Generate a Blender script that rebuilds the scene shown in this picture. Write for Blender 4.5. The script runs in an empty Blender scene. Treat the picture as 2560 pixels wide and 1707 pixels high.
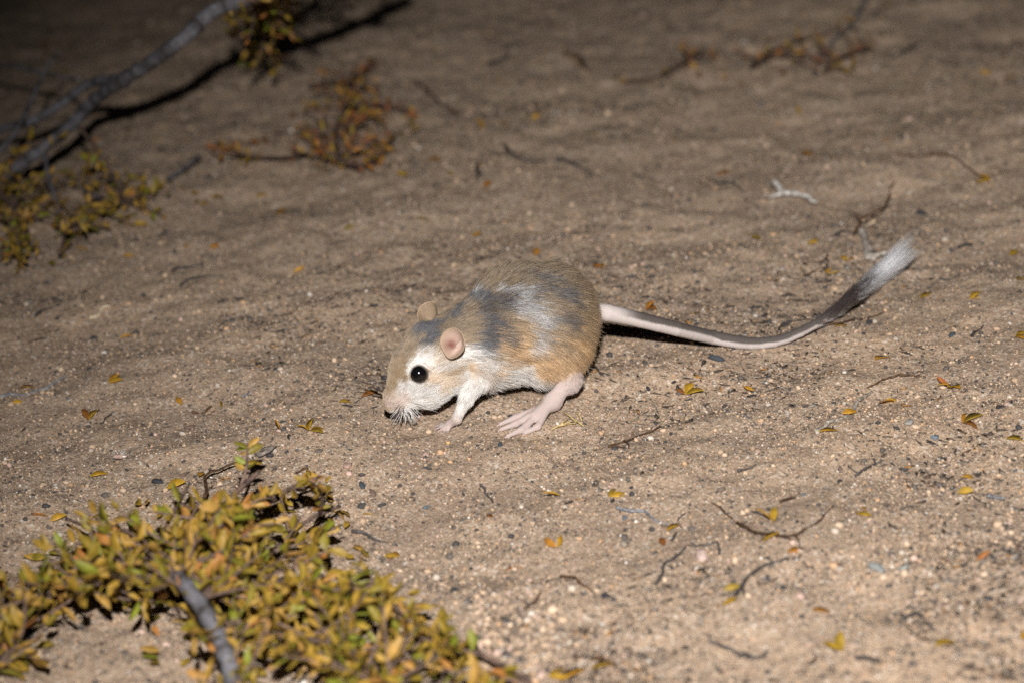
import bpy, math, random
import numpy as np
from mathutils import Vector, Matrix

# ------------------------------------------------------------------ camera, night sky, flash, exposure
SC = bpy.context.scene
COL = SC.collection
R_ = math.radians
PITCH = R_(23.0); DIST = 1.57; FOCAL = 100.0; SENSOR = 36.0
CP = np.array([0.0, -DIST*math.cos(PITCH), DIST*math.sin(PITCH)])
CF = np.array([0.0, math.cos(PITCH), -math.sin(PITCH)])
CU = np.array([0.0, math.sin(PITCH), math.cos(PITCH)])
CR = np.array([1.0, 0.0, 0.0])
cam = bpy.data.cameras.new('camera'); cam.lens = FOCAL; cam.sensor_width = SENSOR
cam.clip_start = 0.02; cam.clip_end = 200
cam.dof.use_dof = True; cam.dof.focus_distance = 1.462; cam.dof.aperture_fstop = 6.3
camo = bpy.data.objects.new('camera', cam); COL.objects.link(camo)
camo.location = CP; camo.rotation_euler = (math.pi/2-PITCH, 0, 0)
SC.camera = camo

world = bpy.data.worlds.new('World'); SC.world = world; world.use_nodes = True
wn = world.node_tree.nodes; wl = world.node_tree.links
sky = wn.new('ShaderNodeTexSky'); sky.sky_type = 'NISHITA'; sky.sun_disc = False
sky.sun_elevation = R_(28); sky.sun_rotation = R_(180)
bg = wn.get('Background') or wn.new('ShaderNodeBackground')
bg.inputs['Strength'].default_value = 0.0012
wl.new(sky.outputs[0], bg.inputs['Color'])

# the photographer's flash gun, above the lens: the light of this night photograph
fl = bpy.data.lights.new('camera_flash', 'SPOT'); fl.energy = 200; fl.shadow_soft_size = 0.016
fl.color = (1.0, 0.975, 0.95); fl.spot_size = R_(47); fl.spot_blend = 1.0
flo = bpy.data.objects.new('camera_flash', fl); COL.objects.link(flo)
flo.location = CP + np.array([-0.025, 0.0, 0.24])
_d = Vector((0.15, -0.27, 0.0)) - flo.location
flo.rotation_euler = _d.to_track_quat('-Z', 'Y').to_euler()

SC.view_settings.view_transform = 'Standard'; SC.view_settings.look = 'None'
SC.view_settings.exposure = 0.0; SC.view_settings.gamma = 1.0
SC.render.engine = 'CYCLES'
SC.cycles.use_denoising = False
SC.cycles.sample_clamp_indirect = 2.0; SC.cycles.sample_clamp_direct = 20.0; SC.cycles.max_bounces = 6; SC.cycles.transparent_max_bounces = 6

rng = np.random.default_rng(7); random.seed(7)

# ------------------------------------------------------------------ helpers
def nrm(v):
    v = np.asarray(v, float); return v/np.linalg.norm(v)

def tag(o, label=None, cat=None, group=None, kind=None):
    if label: o['label'] = label
    if cat: o['category'] = cat
    if group: o['group'] = group
    if kind: o['kind'] = kind
    return o

def link(name, data, parent=None, loc=None, mat=None):
    o = bpy.data.objects.new(name, data); COL.objects.link(o)
    if mat is not None and data is not None: data.materials.append(mat)
    if parent is not None: o.parent = parent
    if loc is not None: o.location = Vector([float(c) for c in loc])
    return o

def mesh_np(name, v, f, cols=None, smooth=True, mat=None):
    """v (n,3) float, f (m,k) int with one k for all faces; cols (n,3) point colours"""
    v = np.ascontiguousarray(v, np.float32); f = np.ascontiguousarray(f, np.int32)
    me = bpy.data.meshes.new(name); k = f.shape[1]
    me.vertices.add(len(v)); me.vertices.foreach_set('co', v.ravel())
    me.loops.add(f.size); me.loops.foreach_set('vertex_index', f.ravel())
    me.polygons.add(len(f))
    me.polygons.foreach_set('loop_start', np.arange(0, f.size, k, dtype=np.int32))
    if smooth: me.polygons.foreach_set('use_smooth', np.ones(len(f), bool))
    if cols is not None:
        a = me.attributes.new('col', 'FLOAT_COLOR', 'POINT')
        c = np.ones((len(v), 4), np.float32); c[:, :3] = cols
        a.data.foreach_set('color', c.ravel())
    me.update(calc_edges=True); me.validate()
    if mat is not None: me.materials.append(mat)
    return me

_T = np.random.default_rng(3).random((16, 256, 256)).astype(np.float32)
def vnoise(x, y, seed=0):
    x = np.asarray(x, float); y = np.asarray(y, float)
    xi = np.floor(x).astype(int); yi = np.floor(y).astype(int)
    u = x-xi; v = y-yi; u = u*u*(3-2*u); v = v*v*(3-2*v)
    t = _T[seed % 16]; a = xi & 255; b = yi & 255; c = (xi+1) & 255; d = (yi+1) & 255
    return (t[a, b]*(1-u)+t[c, b]*u)*(1-v)+(t[a, d]*(1-u)+t[c, d]*u)*v

def H(x, y):
    """height of the sand, metres"""
    x = np.asarray(x, float); y = np.asarray(y, float)
    z = 0.07*1.5*np.tanh(x/1.5)
    xr = 0.94*x+0.34*y; yr = -0.34*x+0.94*y      # the low ridges run aslant
    z = z+0.012*(vnoise(xr*3.1+7.3, yr*6.0+2.1, 0)-0.5)
    z = z+0.0075*(vnoise(xr*9+1.7, yr*17+5.2, 1)-0.5)
    z = z+0.0052*(vnoise(x*30, y*34, 2)-0.5)
    z = z+0.0030*(vnoise(x*75, y*80, 3)-0.5)
    z = z+0.0010*(vnoise(x*180, y*180, 4)-0.5)
    z = z-0.0045*np.exp(-((x+0.050)**2+(y+0.108)**2)/(2*0.017**2))      # hollow added under the muzzle to widen the shadow below the chin
    far = np.clip((np.hypot(x, y)-2)/10, 0, 1)
    z = z+far*0.9*(vnoise(x*0.15+3, y*0.15+9, 5)-0.5)
    return z

def ray(px, py):
    return CF+CR*((px-1280)/2560*SENSOR/FOCAL)+CU*((853.5-py)/2560*SENSOR/FOCAL)
def Y(px, py, y):                       # the point of the plane y = const (metres)
    d = ray(px, py); return CP+d*((y-CP[1])/d[1])
def G(px, py, h=0.0):                   # the point h above the sand
    d = ray(px, py); z = 0.0
    for _ in range(25):
        p = CP+d*((z-CP[2])/d[2]); z = 0.5*z+0.5*(float(H(p[0], p[1]))+h)
    return CP+d*((z-CP[2])/d[2])
def proj(P):
    q = np.atleast_2d(P)-CP; w = q@CF
    return np.stack([1280+(q@CR)/w*FOCAL/SENSOR*2560, 853.5-(q@CU)/w*FOCAL/SENSOR*2560, w], 1)

def tube(pts, rad, sides=7, cols=None, jitter=0.0, cap=True):
    """tapered tube along pts; returns verts, quads (caps close to a point), cols"""
    pts = np.asarray(pts, float); n = len(pts)
    rad = np.broadcast_to(np.asarray(rad, float), (n,)).copy()
    t = np.gradient(pts, axis=0); t /= np.linalg.norm(t, axis=1)[:, None]+1e-12
    up = np.array([0.13, 0.21, 0.97]); a = np.cross(t, up); a /= np.linalg.norm(a, axis=1)[:, None]+1e-9
    b = np.cross(t, a)
    if cap:
        pts = np.vstack([pts[:1]-t[:1]*rad[0]*0.3, pts, pts[-1:]+t[-1:]*rad[-1]*0.5]); rad = np.concatenate([[rad[0]*0.35], rad, [rad[-1]*0.2]])
        a = np.vstack([a[:1], a, a[-1:]]); b = np.vstack([b[:1], b, b[-1:]]); n += 2
        if cols is not None: cols = np.vstack([cols[:1], cols, cols[-1:]])
    th = np.arange(sides)/sides*2*math.pi
    r = rad[:, None]*(1+jitter*(rng.random((n, sides))-0.5))
    v = pts[:, None]+r[..., None]*(np.cos(th)[None, :, None]*a[:, None]+np.sin(th)[None, :, None]*b[:, None])
    i = np.arange(n-1)[:, None]*sides; j = np.arange(sides)[None]; k = (j+1) % sides
    f = np.stack([i+j, i+k, i+sides+k, i+sides+j], -1).reshape(-1, 4)
    v = v.reshape(-1, 3); c = None
    if cols is not None: c = np.repeat(cols, sides, 0)
    return v, f, c

def spline(pts, step=0.003):
    """Catmull-Rom through pts, resampled at about step metres"""
    P = np.asarray(pts, float); P = np.vstack([2*P[0]-P[1], P, 2*P[-1]-P[-2]]); out = []
    for i in range(1, len(P)-2):
        m = max(2, int(np.linalg.norm(P[i+1]-P[i])/step)); t = np.linspace(0, 1, m, endpoint=False)[:, None]
        out.append(0.5*((2*P[i])+(P[i+1]-P[i-1])*t+(2*P[i-1]-5*P[i]+4*P[i+1]-P[i+2])*t*t+(3*P[i]-P[i-1]-3*P[i+1]+P[i+2])*t**3))
    out.append(P[-2:-1]); return np.vstack(out)

# ------------------------------------------------------------------ materials
def new_mat(name):
    m = bpy.data.materials.new(name); m.use_nodes = True; nt = m.node_tree
    return m, nt, nt.nodes['Principled BSDF'], nt.nodes, nt.links

def ramp(nodes, stops, interp='LINEAR'):
    r = nodes.new('ShaderNodeValToRGB'); e = r.color_ramp; e.interpolation = interp
    while len(e.elements) < len(stops): e.elements.new(0.5)
    for el, (p, c) in zip(e.elements, stops): el.position = p; el.color = (*c, 1)
    return r

def mat_attr(name, rough=0.7, spec=0.25, bump=0.0, bscale=400, var=0.0, attr='col', trans=0.0):
    """colour from the point attribute, broken up by fine noise"""
    m, nt, b, N, L = new_mat(name)
    a = N.new('ShaderNodeAttribute'); a.attribute_name = attr
    b.inputs['Roughness'].default_value = rough; b.inputs['Specular IOR Level'].default_value = spec
    out = a.outputs['Color']
    tc = N.new('ShaderNodeTexCoord')
    nz = N.new('ShaderNodeTexNoise'); nz.inputs['Scale'].default_value = bscale; nz.inputs['Detail'].default_value = 3
    L.new(tc.outputs['Object'], nz.inputs['Vector'])
    if var:
        mp = N.new('ShaderNodeMapRange'); mp.inputs[1].default_value = 0.25; mp.inputs[2].default_value = 0.75
        mp.inputs[3].default_value = 1-var; mp.inputs[4].default_value = 1+var
        L.new(nz.outputs['Fac'], mp.inputs[0])
        mx = N.new('ShaderNodeVectorMath'); mx.operation = 'SCALE'
        L.new(out, mx.inputs[0]); L.new(mp.outputs[0], mx.inputs['Scale']); out = mx.outputs[0]
    L.new(out, b.inputs['Base Color'])
    if bump:
        bp = N.new('ShaderNodeBump'); bp.inputs['Strength'].default_value = bump; bp.inputs['Distance'].default_value = 0.001
        L.new(nz.outputs['Fac'], bp.inputs['Height']); L.new(bp.outputs[0], b.inputs['Normal'])
    return m

def mat_sand():
    m, nt, b, N, L = new_mat('sand')
    tc = N.new('ShaderNodeTexCoord')
    def vor(scale, rnd=1.0):
        v = N.new('ShaderNodeTexVoronoi'); v.inputs['Scale'].default_value = scale; v.inputs['Randomness'].default_value = rnd
        L.new(tc.outputs['Object'], v.inputs['Vector']); return v
    def noise(scale, det=4, ro=0.6):
        n = N.new('ShaderNodeTexNoise'); n.inputs['Scale'].default_value = scale; n.inputs['Detail'].default_value = det
        n.inputs['Roughness'].default_value = ro; L.new(tc.outputs['Object'], n.inputs['Vector']); return n
    fine = vor(1250); mid = vor(620)
    sep = N.new('ShaderNodeSeparateColor'); L.new(fine.outputs['Color'], sep.inputs[0])
    sep2 = N.new('ShaderNodeSeparateColor'); L.new(mid.outputs['Color'], sep2.inputs[0])
    dust = (0.355, 0.260, 0.185)
    r1 = ramp(N, [(0.0, (0.13, 0.10, 0.075)), (0.09, (0.22, 0.16, 0.115)), (0.24, (0.31, 0.23, 0.165)), (0.55, dust), (0.80, (0.44, 0.325, 0.23)), (0.92, (0.56, 0.44, 0.33)), (1.0, (0.74, 0.65, 0.55))])
    r2 = ramp(N, [(0.0, (0.10, 0.085, 0.075)), (0.07, (0.15, 0.12, 0.10)), (0.12, dust), (0.82, (0.40, 0.29, 0.20)), (0.90, (0.50, 0.32, 0.21)), (0.95, (0.68, 0.58, 0.48)), (1.0, (0.78, 0.72, 0.66))])
    L.new(sep.outputs[0], r1.inputs[0]); L.new(sep2.outputs[1], r2.inputs[0])
    mx = N.new('ShaderNodeMix'); mx.data_type = 'RGBA'
    # where the grain is loose, where it is dust
    n1 = noise(22, 5, 0.65); mr = ramp(N, [(0.38, (0, 0, 0)), (0.62, (1, 1, 1))]); L.new(n1.outputs['Fac'], mr.inputs[0])
    mul = N.new('ShaderNodeMath'); mul.operation = 'MULTIPLY_ADD'; L.new(mr.outputs[0], mul.inputs[0]); mul.inputs[1].default_value = 0.30; mul.inputs[2].default_value = 0.30
    L.new(mul.outputs[0], mx.inputs['Factor']); L.new(r1.outputs[0], mx.inputs['A']); L.new(r2.outputs[0], mx.inputs['B'])
    # broad tone: damp brown and pale dusty drifts
    n2 = noise(7, 6, 0.6); tr = ramp(N, [(0.30, (0.78, 0.77, 0.78)), (0.5, (0.95, 0.95, 0.95)), (0.72, (1.12, 1.09, 1.05))])
    L.new(n2.outputs['Fac'], tr.inputs[0])
    m2 = N.new('ShaderNodeMix'); m2.data_type = 'RGBA'; m2.blend_type = 'MULTIPLY'; m2.inputs['Factor'].default_value = 1
    L.new(mx.outputs['Result'], m2.inputs['A']); L.new(tr.outputs[0], m2.inputs['B'])
    L.new(m2.outputs['Result'], b.inputs['Base Color'])
    b.inputs['Roughness'].default_value = 0.9; b.inputs['Specular IOR Level'].default_value = 0.15
    n3 = noise(900, 3, 0.7)
    add = N.new('ShaderNodeMath'); add.operation = 'MULTIPLY_ADD'; add.inputs[1].default_value = -0.7
    L.new(fine.outputs['Distance'], add.inputs[0]); L.new(n3.outputs['Fac'], add.inputs[2])
    bp = N.new('ShaderNodeBump'); bp.inputs['Strength'].default_value = 0.65; bp.inputs['Distance'].default_value = 0.0007
    L.new(add.outputs[0], bp.inputs['Height'])
    n4 = noise(140, 4, 0.6)
    bp2 = N.new('ShaderNodeBump'); bp2.inputs['Strength'].default_value = 0.5; bp2.inputs['Distance'].default_value = 0.003
    L.new(n4.outputs['Fac'], bp2.inputs['Height']); L.new(bp2.outputs[0], bp.inputs['Normal'])
    L.new(bp.outputs[0], b.inputs['Normal'])
    return m

def mat_leaf(name, stops, attr=False):
    m, nt, b, N, L = new_mat(name)
    if attr:
        a = N.new('ShaderNodeAttribute'); a.attribute_name = 'rnd'; src = a.outputs['Fac']
    else:
        a = N.new('ShaderNodeObjectInfo'); src = a.outputs['Random']
    r = ramp(N, stops); L.new(src, r.inputs[0])
    tc = N.new('ShaderNodeTexCoord'); nz = N.new('ShaderNodeTexNoise'); nz.inputs['Scale'].default_value = 380; nz.inputs['Detail'].default_value = 3
    L.new(tc.outputs['Object'], nz.inputs['Vector'])
    mp = N.new('ShaderNodeMapRange'); mp.inputs[1].default_value = 0.3; mp.inputs[2].default_value = 0.7; mp.inputs[3].default_value = 0.72; mp.inputs[4].default_value = 1.2
    L.new(nz.outputs['Fac'], mp.inputs[0])
    sc = N.new('ShaderNodeVectorMath'); sc.operation = 'SCALE'; L.new(r.outputs[0], sc.inputs[0]); L.new(mp.outputs[0], sc.inputs['Scale'])
    L.new(sc.outputs[0], b.inputs['Base Color'])
    b.inputs['Roughness'].default_value = 0.5; b.inputs['Specular IOR Level'].default_value = 0.35
    tl = N.new('ShaderNodeBsdfTranslucent'); L.new(sc.outputs[0], tl.inputs['Color'])
    mx = N.new('ShaderNodeMixShader'); mx.inputs[0].default_value = 0.18
    out = N['Material Output']; L.new(b.outputs[0], mx.inputs[1]); L.new(tl.outputs[0], mx.inputs[2]); L.new(mx.outputs[0], out.inputs['Surface'])
    return m

LIVE = [(0.0, (0.21, 0.23, 0.022)), (0.09, (0.19, 0.165, 0.02)), (0.35, (0.26, 0.175, 0.022)), (0.7, (0.38, 0.228, 0.034)), (0.90, (0.42, 0.245, 0.06)), (1.0, (0.40, 0.155, 0.04))]
GOLD = [(0.0, (0.30, 0.20, 0.03)), (0.25, (0.42, 0.25, 0.025)), (0.6, (0.50, 0.27, 0.028)), (0.85, (0.42, 0.18, 0.028)), (1.0, (0.24, 0.09, 0.025))]
DRY = [(0.0, (0.22, 0.16, 0.02)), (0.4, (0.36, 0.18, 0.03)), (0.75, (0.33, 0.11, 0.03)), (1.0, (0.16, 0.06, 0.03))]
M_SAND = mat_sand()
M_GRAIN = mat_attr('mineral_grain', 0.75, 0.3)
M_STONE = mat_attr('pebble_stone', 0.75, 0.3, 0.35, 900, 0.25)
M_BARK = mat_attr('bark', 0.8, 0.2, 1.0, 480, 0.55)
M_LIVE = mat_leaf('creosote_leaf', LIVE); M_LIVE_S = mat_leaf('creosote_foliage', LIVE, True)
M_GOLD = mat_leaf('fallen_leaf', GOLD); M_DRY = mat_leaf('dry_leaf', DRY); M_DRY_S = mat_leaf('dry_foliage', DRY, True)

# ------------------------------------------------------------------ the ground: one sheet, fine where the photo looks
def axis(lo, hi, step, reach):
    a = np.arange(lo, hi, step); out = [a]; s = step; p = a[-1]; e = []
    while p < reach: s *= 1.35; p += s; e.append(p)
    s = step; p = a[0]; w = []
    while p > -reach: s *= 1.35; p -= s; w.append(p)
    return np.concatenate([w[::-1], a, e])
gx = axis(-0.56, 0.60, 0.0029, 60); gy = axis(-0.56, 0.90, 0.0031, 60)
X, YY = np.meshgrid(gx, gy, indexing='ij'); Z = H(X, YY)
nx, ny = X.shape; idx = np.arange(nx*ny).reshape(nx, ny)
gf = np.stack([idx[:-1, :-1], idx[1:, :-1], idx[1:, 1:], idx[:-1, 1:]], -1).reshape(-1, 4)
ground = link('sand_ground', mesh_np('sand_ground', np.stack([X, YY, Z], -1).reshape(-1, 3), gf), mat=M_SAND)
tag(ground, kind='structure')

# loose mineral grains too many to count
def ico():
    t = (1+5**0.5)/2
    v = np.array([(-1, t, 0), (1, t, 0), (-1, -t, 0), (1, -t, 0), (0, -1, t), (0, 1, t), (0, -1, -t), (0, 1, -t), (t, 0, -1), (t, 0, 1), (-t, 0, -1), (-t, 0, 1)], float)
    v /= np.linalg.norm(v[0])
    f = np.array([(0, 11, 5), (0, 5, 1), (0, 1, 7), (0, 7, 10), (0, 10, 11), (1, 5, 9), (5, 11, 4), (11, 10, 2), (10, 7, 6), (7, 1, 8), (3, 9, 4), (3, 4, 2), (3, 2, 6), (3, 6, 8), (3, 8, 9), (4, 9, 5), (2, 4, 11), (6, 2, 10), (8, 6, 7), (9, 8, 1)])
    return v, f
OCT_V = np.array([(1, 0, 0), (-1, 0, 0), (0, 1, 0), (0, -1, 0), (0, 0, 1), (0, 0, -1)], float)
OCT_F = np.array([(0, 2, 4), (2, 1, 4), (1, 3, 4), (3, 0, 4), (2, 0, 5), (1, 2, 5), (3, 1, 5), (0, 3, 5)])
GRAIN_COLS = np.array([(0.05, 0.047, 0.047), (0.10, 0.085, 0.075), (0.17, 0.125, 0.095), (0.28, 0.20, 0.14), (0.42, 0.30, 0.20), (0.50, 0.37, 0.26), (0.46, 0.29, 0.17), (0.44, 0.37, 0.30), (0.56, 0.51, 0.45), (0.46, 0.32, 0.26)])
def scatter_pts(n, pw=1.0):
    """spread over the part of the sand that the lens sees, a margin around it; loose drifts have more"""
    out = []
    while sum(len(o) for o in out) < n:
        px = rng.uniform(-330, 2890, 60000); py = rng.uniform(-60, 1800, 60000)
        d = CF[None]+CR[None]*((px-1280)/2560*.36)[:, None]+CU[None]*((853.5-py)/2560*.36)[:, None]
        p = CP[None]+d*(-CP[2]/d[:, 2])[:, None]
        k = (vnoise(p[:, 0]*22+3, p[:, 1]*26+8, 6)*0.55+vnoise(p[:, 0]*60, p[:, 1]*66, 7)*0.45) > rng.random(60000)*0.85
        out.append(p[k])
    p = np.vstack(out)[:n]; return p[:, :2]
def grains(n, lo, hi, V, F, name, probs, sink=0.35, poly=None):
    p = scatter_pts(n) if poly is None else np.array([G(*(np.average(poly, axis=0, weights=rng.dirichlet(np.full(len(poly), .45)))))[:2] for _ in range(n)]); s = lo*(hi/lo)**(rng.random(n)**2.2)
    k = len(V)
    v = V[None]*(1+0.55*(rng.random((n, k, 3))-0.5))*s[:, None, None]*(0.65+0.7*rng.random((n, 1, 3)))
    q = rng.normal(size=(n, 4)); q /= np.linalg.norm(q, axis=1)[:, None]; w, x, y, z = q.T
    Rm = np.stack([1-2*(y*y+z*z), 2*(x*y-z*w), 2*(x*z+y*w), 2*(x*y+z*w), 1-2*(x*x+z*z), 2*(y*z-x*w), 2*(x*z-y*w), 2*(y*z+x*w), 1-2*(x*x+y*y)], -1).reshape(n, 3, 3)
    v = np.einsum('nij,nkj->nki', Rm, v); v[:, :, 2] *= 0.75
    v[:, :, :2] += p[:, None]; v[:, :, 2] += (H(p[:, 0], p[:, 1])+s*sink)[:, None]
    f = (F[None]+(np.arange(n)*k)[:, None, None]).reshape(-1, 3)
    c = GRAIN_COLS[rng.choice(len(GRAIN_COLS), n, p=probs)]*(0.8+0.4*rng.random((n, 1)))
    o = link(name, mesh_np(name, v.reshape(-1, 3), f, np.repeat(c, k, 0), smooth=False), mat=M_GRAIN)
    return o
PR = np.array([13, 13, 12, 15, 20, 13, 5, 6, 2.2, 3], float); PR /= PR.sum()
tag(grains(125000, 0.00034, 0.0011, OCT_V, OCT_F, 'sand_grains', PR), 'loose tan, white and dark mineral grains strewn over the sand', 'sand', kind='stuff')
iv, jf = ico()
PR2 = np.array([13, 14, 14, 16, 18, 11, 4, 5, 1.6, 4], float); PR2 /= PR2.sum()
PR3 = np.array([3, 5, 14, 20, 22, 14, 3, 8, 2, 9], float); PR3 /= PR3.sum()
tag(grains(380, 0.0010, 0.0024, iv, jf, 'coarse_gravel', PR3, 0.0, [(1120, 1440), (1330, 1420), (1420, 1560), (1520, 1760), (1250, 1760), (1170, 1600)]), 'bank of coarse pinkish grey gravel beside the leafy branch', 'gravel', kind='stuff')
tag(grains(5600, 0.0008, 0.0021, iv, jf, 'fine_gravel', PR2, 0.3), 'coarser gravel grains in mixed colours scattered over the sand', 'gravel', kind='stuff')
# plant crumbs: bits of bark and leaf stalk, too many to count
def crumbs(n):
    p = scatter_pts(n*4); dn = vnoise(p[:, 0]*14+40, p[:, 1]*16+7, 9)*0.6+vnoise(p[:, 0]*45, p[:, 1]*50, 11)*0.4
    p = p[np.argsort(-(dn+0.30*rng.random(len(p))))[:n]]
    L = 0.0010*(4.2)**(rng.random(n)**1.5); w = L*(0.10+0.28*rng.random(n)); a = rng.random(n)*6.283; tl = 0.5*rng.normal(size=n)
    v = OCT_V[None]*np.stack([L, w, w*0.6], 1)[:, None]*(1+0.7*(rng.random((n, 6, 3))-0.5))
    v[:, 2:4, 0] += (L*rng.normal(size=n)*0.35)[:, None]
    x = v[..., 0]*np.cos(tl)[:, None]-v[..., 2]*np.sin(tl)[:, None]*0.6; z = np.abs(v[..., 0])*0.25*np.sin(np.abs(tl))[:, None]+v[..., 2]
    X2 = x*np.cos(a)[:, None]-v[..., 1]*np.sin(a)[:, None]+p[:, :1]; Y2 = x*np.sin(a)[:, None]+v[..., 1]*np.cos(a)[:, None]+p[:, 1:]
    Z2 = z+(H(p[:, 0], p[:, 1])+0.0004)[:, None]
    f = (OCT_F[None]+(np.arange(n)*6)[:, None, None]).reshape(-1, 3)
    pal = np.array([(0.035, 0.03, 0.027), (0.06, 0.045, 0.035), (0.10, 0.065, 0.045), (0.15, 0.12, 0.095), (0.28, 0.14, 0.04), (0.20, 0.18, 0.16)])
    c = pal[rng.choice(6, n, p=[.26, .26, .2, .14, .06, .08])]*(0.7+0.6*rng.random((n, 1)))
    return link('plant_crumbs', mesh_np('plant_crumbs', np.stack([X2, Y2, Z2], -1).reshape(-1, 3), f, np.repeat(c, 6, 0), smooth=False), mat=M_GRAIN)
tag(crumbs(11000), 'dark crumbs of bark and leaf stalk strewn over the sand', 'plant litter', kind='stuff')
# ------------------------------------------------------------------ the kangaroo rat: one continuous body from a signed-distance field
def Ym(px, py, y): return Y(px, py, y/1000)*1000       # millimetres from here on
def Gm(px, py, h): return G(px, py, h/1000)*1000
PRIM = []      # a, b, ra, rb, blend, flow, fur length, lift, region
def prim(a, b, ra, rb, k, fl=None, L=6.0, lift=0.35, reg='body'):
    a = np.asarray(a, float); b = np.asarray(b, float)
    f = nrm(b-a) if fl is None else nrm(fl)
    PRIM.append((a, b, ra, rb, k, f, L, lift, reg))
def sd(P, pr):
    a, b, ra, rb = pr[:4]; ab = b-a; L2 = float(ab@ab)
    if L2 < 1e-9: return np.linalg.norm(P-a, axis=-1)-ra
    t = np.clip(((P-a)@ab)/L2, 0, 1)
    return np.linalg.norm(P-a-t[..., None]*ab, axis=-1)-(ra+(rb-ra)*t)

HIP = Ym(1350, 806, -72); MID = Ym(1295, 815, -79); SHO = Ym(1205, 858, -91); NEK = Ym(1140, 872, -97)
SKU = Ym(1088, 884, -102); NOSE = Ym(968, 1022, -118)
back = np.array([1.0, 0.35, -0.42])
prim(MID, HIP, 24.5, 26.5, 10, back, 9.5, 0.30)
prim(Ym(1300, 775, -77), Ym(1362, 778, -70), 21, 22, 10, (1, 0.3, -0.25), 9.5, 0.30)
prim(SHO, MID, 20.0, 24.5, 10, (1, 0.3, -0.30), 9.0, 0.30)
prim(Ym(1372, 858, -80), Ym(1372, 866, -84), 19, 17.5, 9, (0.7, 0.0, -0.8), 9.0, 0.38)      # thigh
prim(Ym(1370, 830, -52), Ym(1370, 850, -48), 19, 18, 9, (0.7, 0.3, -0.8), 9.0, 0.38)
prim(NEK, SHO, 16.5, 20.0, 8, (1, 0.25, -0.25), 8.0, 0.28)
prim(Ym(1190, 890, -96), Ym(1250, 872, -87), 12.0, 14, 9, (0.8, 0.1, -0.5), 7.5, 0.42)       # chest
# head frame
hf = nrm(NOSE-SKU); hl = np.array([0.24, -0.87, -0.42]); hl = nrm(hl-hf*(hl@hf)); hu = np.cross(hf, hl)
if hu[2] < 0: hu = -hu
HL = float(np.linalg.norm(NOSE-SKU))
def hd(f, l, u): return SKU+hf*f+hl*l+hu*u
prim(hd(3, 0, 0), NEK, 14.5, 16.5, 7, NEK-SKU, 7.0, 0.25, 'head')
prim(hd(13, 0, 2.0), hd(0, 0, 1.5), 13.0, 15.0, 7, -hf, 5.0, 0.22, 'head')
for s in (1, -1):
    prim(hd(17, 5.0*s, -7.5), hd(6, 7*s, -8), 8.8, 10.0, 6, -hf+hl*s*.2-hu*.35, 5.0, 0.30, 'head')
    prim(hd(12, 6*s, -4), hd(2, 8*s, -4), 9.0, 10.5, 6, -hf+hl*s*.2-hu*.35, 5.0, 0.30, 'head')   # cheek
    prim(hd(24, 3.6*s, -3.2), hd(14, 5*s, -5), 6.2, 8.6, 5, -hf+hl*s*.25-hu*.2, 3.6, 0.28, 'head')
    prim(hd(HL-7.5, 2.4*s, -2.4), hd(HL-11.5, 3.2*s, -2.4), 3.4, 4.4, 3, -hf-hu*.7+hl*s*.4, 2.6, 0.45, 'head')   # whisker pad
prim(hd(HL-7, 0, 0.9), hd(15, 0, 2.8), 6.0, 12.6, 5, -hf, 3.4, 0.22, 'head')
prim(hd(HL-1.6, 0, -0.2), hd(HL-8, 0, -0.2), 2.5, 4.8, 3, -hf, 1.4, 0.3, 'head')
prim(hd(HL-9, 0, -5.0), hd(18, 0, -8.5), 2.6, 7.0, 4, -hf-hu*.4, 3.0, 0.4, 'head')        # lower jaw
# near hind leg: ankle lifted, long foot with four toes down on the sand
ANK = Ym(1428, 946, -99); FM = Gm(1383, 1003, 7.0); BALL = Gm(1338, 1040, 3.6)
prim(Ym(1395, 905, -93), ANK, 8.5, 4.3, 5, None, 6.5, 0.30, 'leg')
prim(ANK+np.array([1.0, 0, 0.3]), ANK+np.array([0.0, -1, -3.5]), 3.7, 3.7, 3, (-.5, -.5, -.6), 1.8, 0.3, 'foot')
prim(ANK, FM, 3.7, 3.9, 3, None, 2.0, 0.28, 'foot')
prim(ANK+np.array([-2.6, -1.5, 1.0]), FM+np.array([-2.5, -1.0, 1.8]), 1.6, 1.6, 1.6, None, 1.2, 0.2, 'foot')
prim(FM, BALL, 4.0, 3.0, 3, None, 1.8, 0.25, 'foot')
CLAWS = []
def toes(base, knuckles, tips, r0, r1, k):
    for kn, tp in zip(knuckles, tips):
        mid = kn
        prim(base+(kn-base)*0.25, mid, r0, r0*0.85, k, None, 0.8, 0.2, 'foot')
        prim(mid, tp, r0*0.85, r1, k, None, 0.6, 0.2, 'foot')
        CLAWS.append((tp, nrm(tp-mid), r1))
toes(FM*0.75+BALL*0.25, [Gm(1288, 1044, 2.7), Gm(1290, 1059, 2.6), Gm(1303, 1074, 2.3), Gm(1345, 1066, 2.2)],
     [Gm(1250, 1060, 0.9), Gm(1252, 1073, 0.8), Gm(1268, 1090, 0.8), Gm(1313, 1082, 0.8)], 2.1, 1.05, 0.9)
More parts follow.
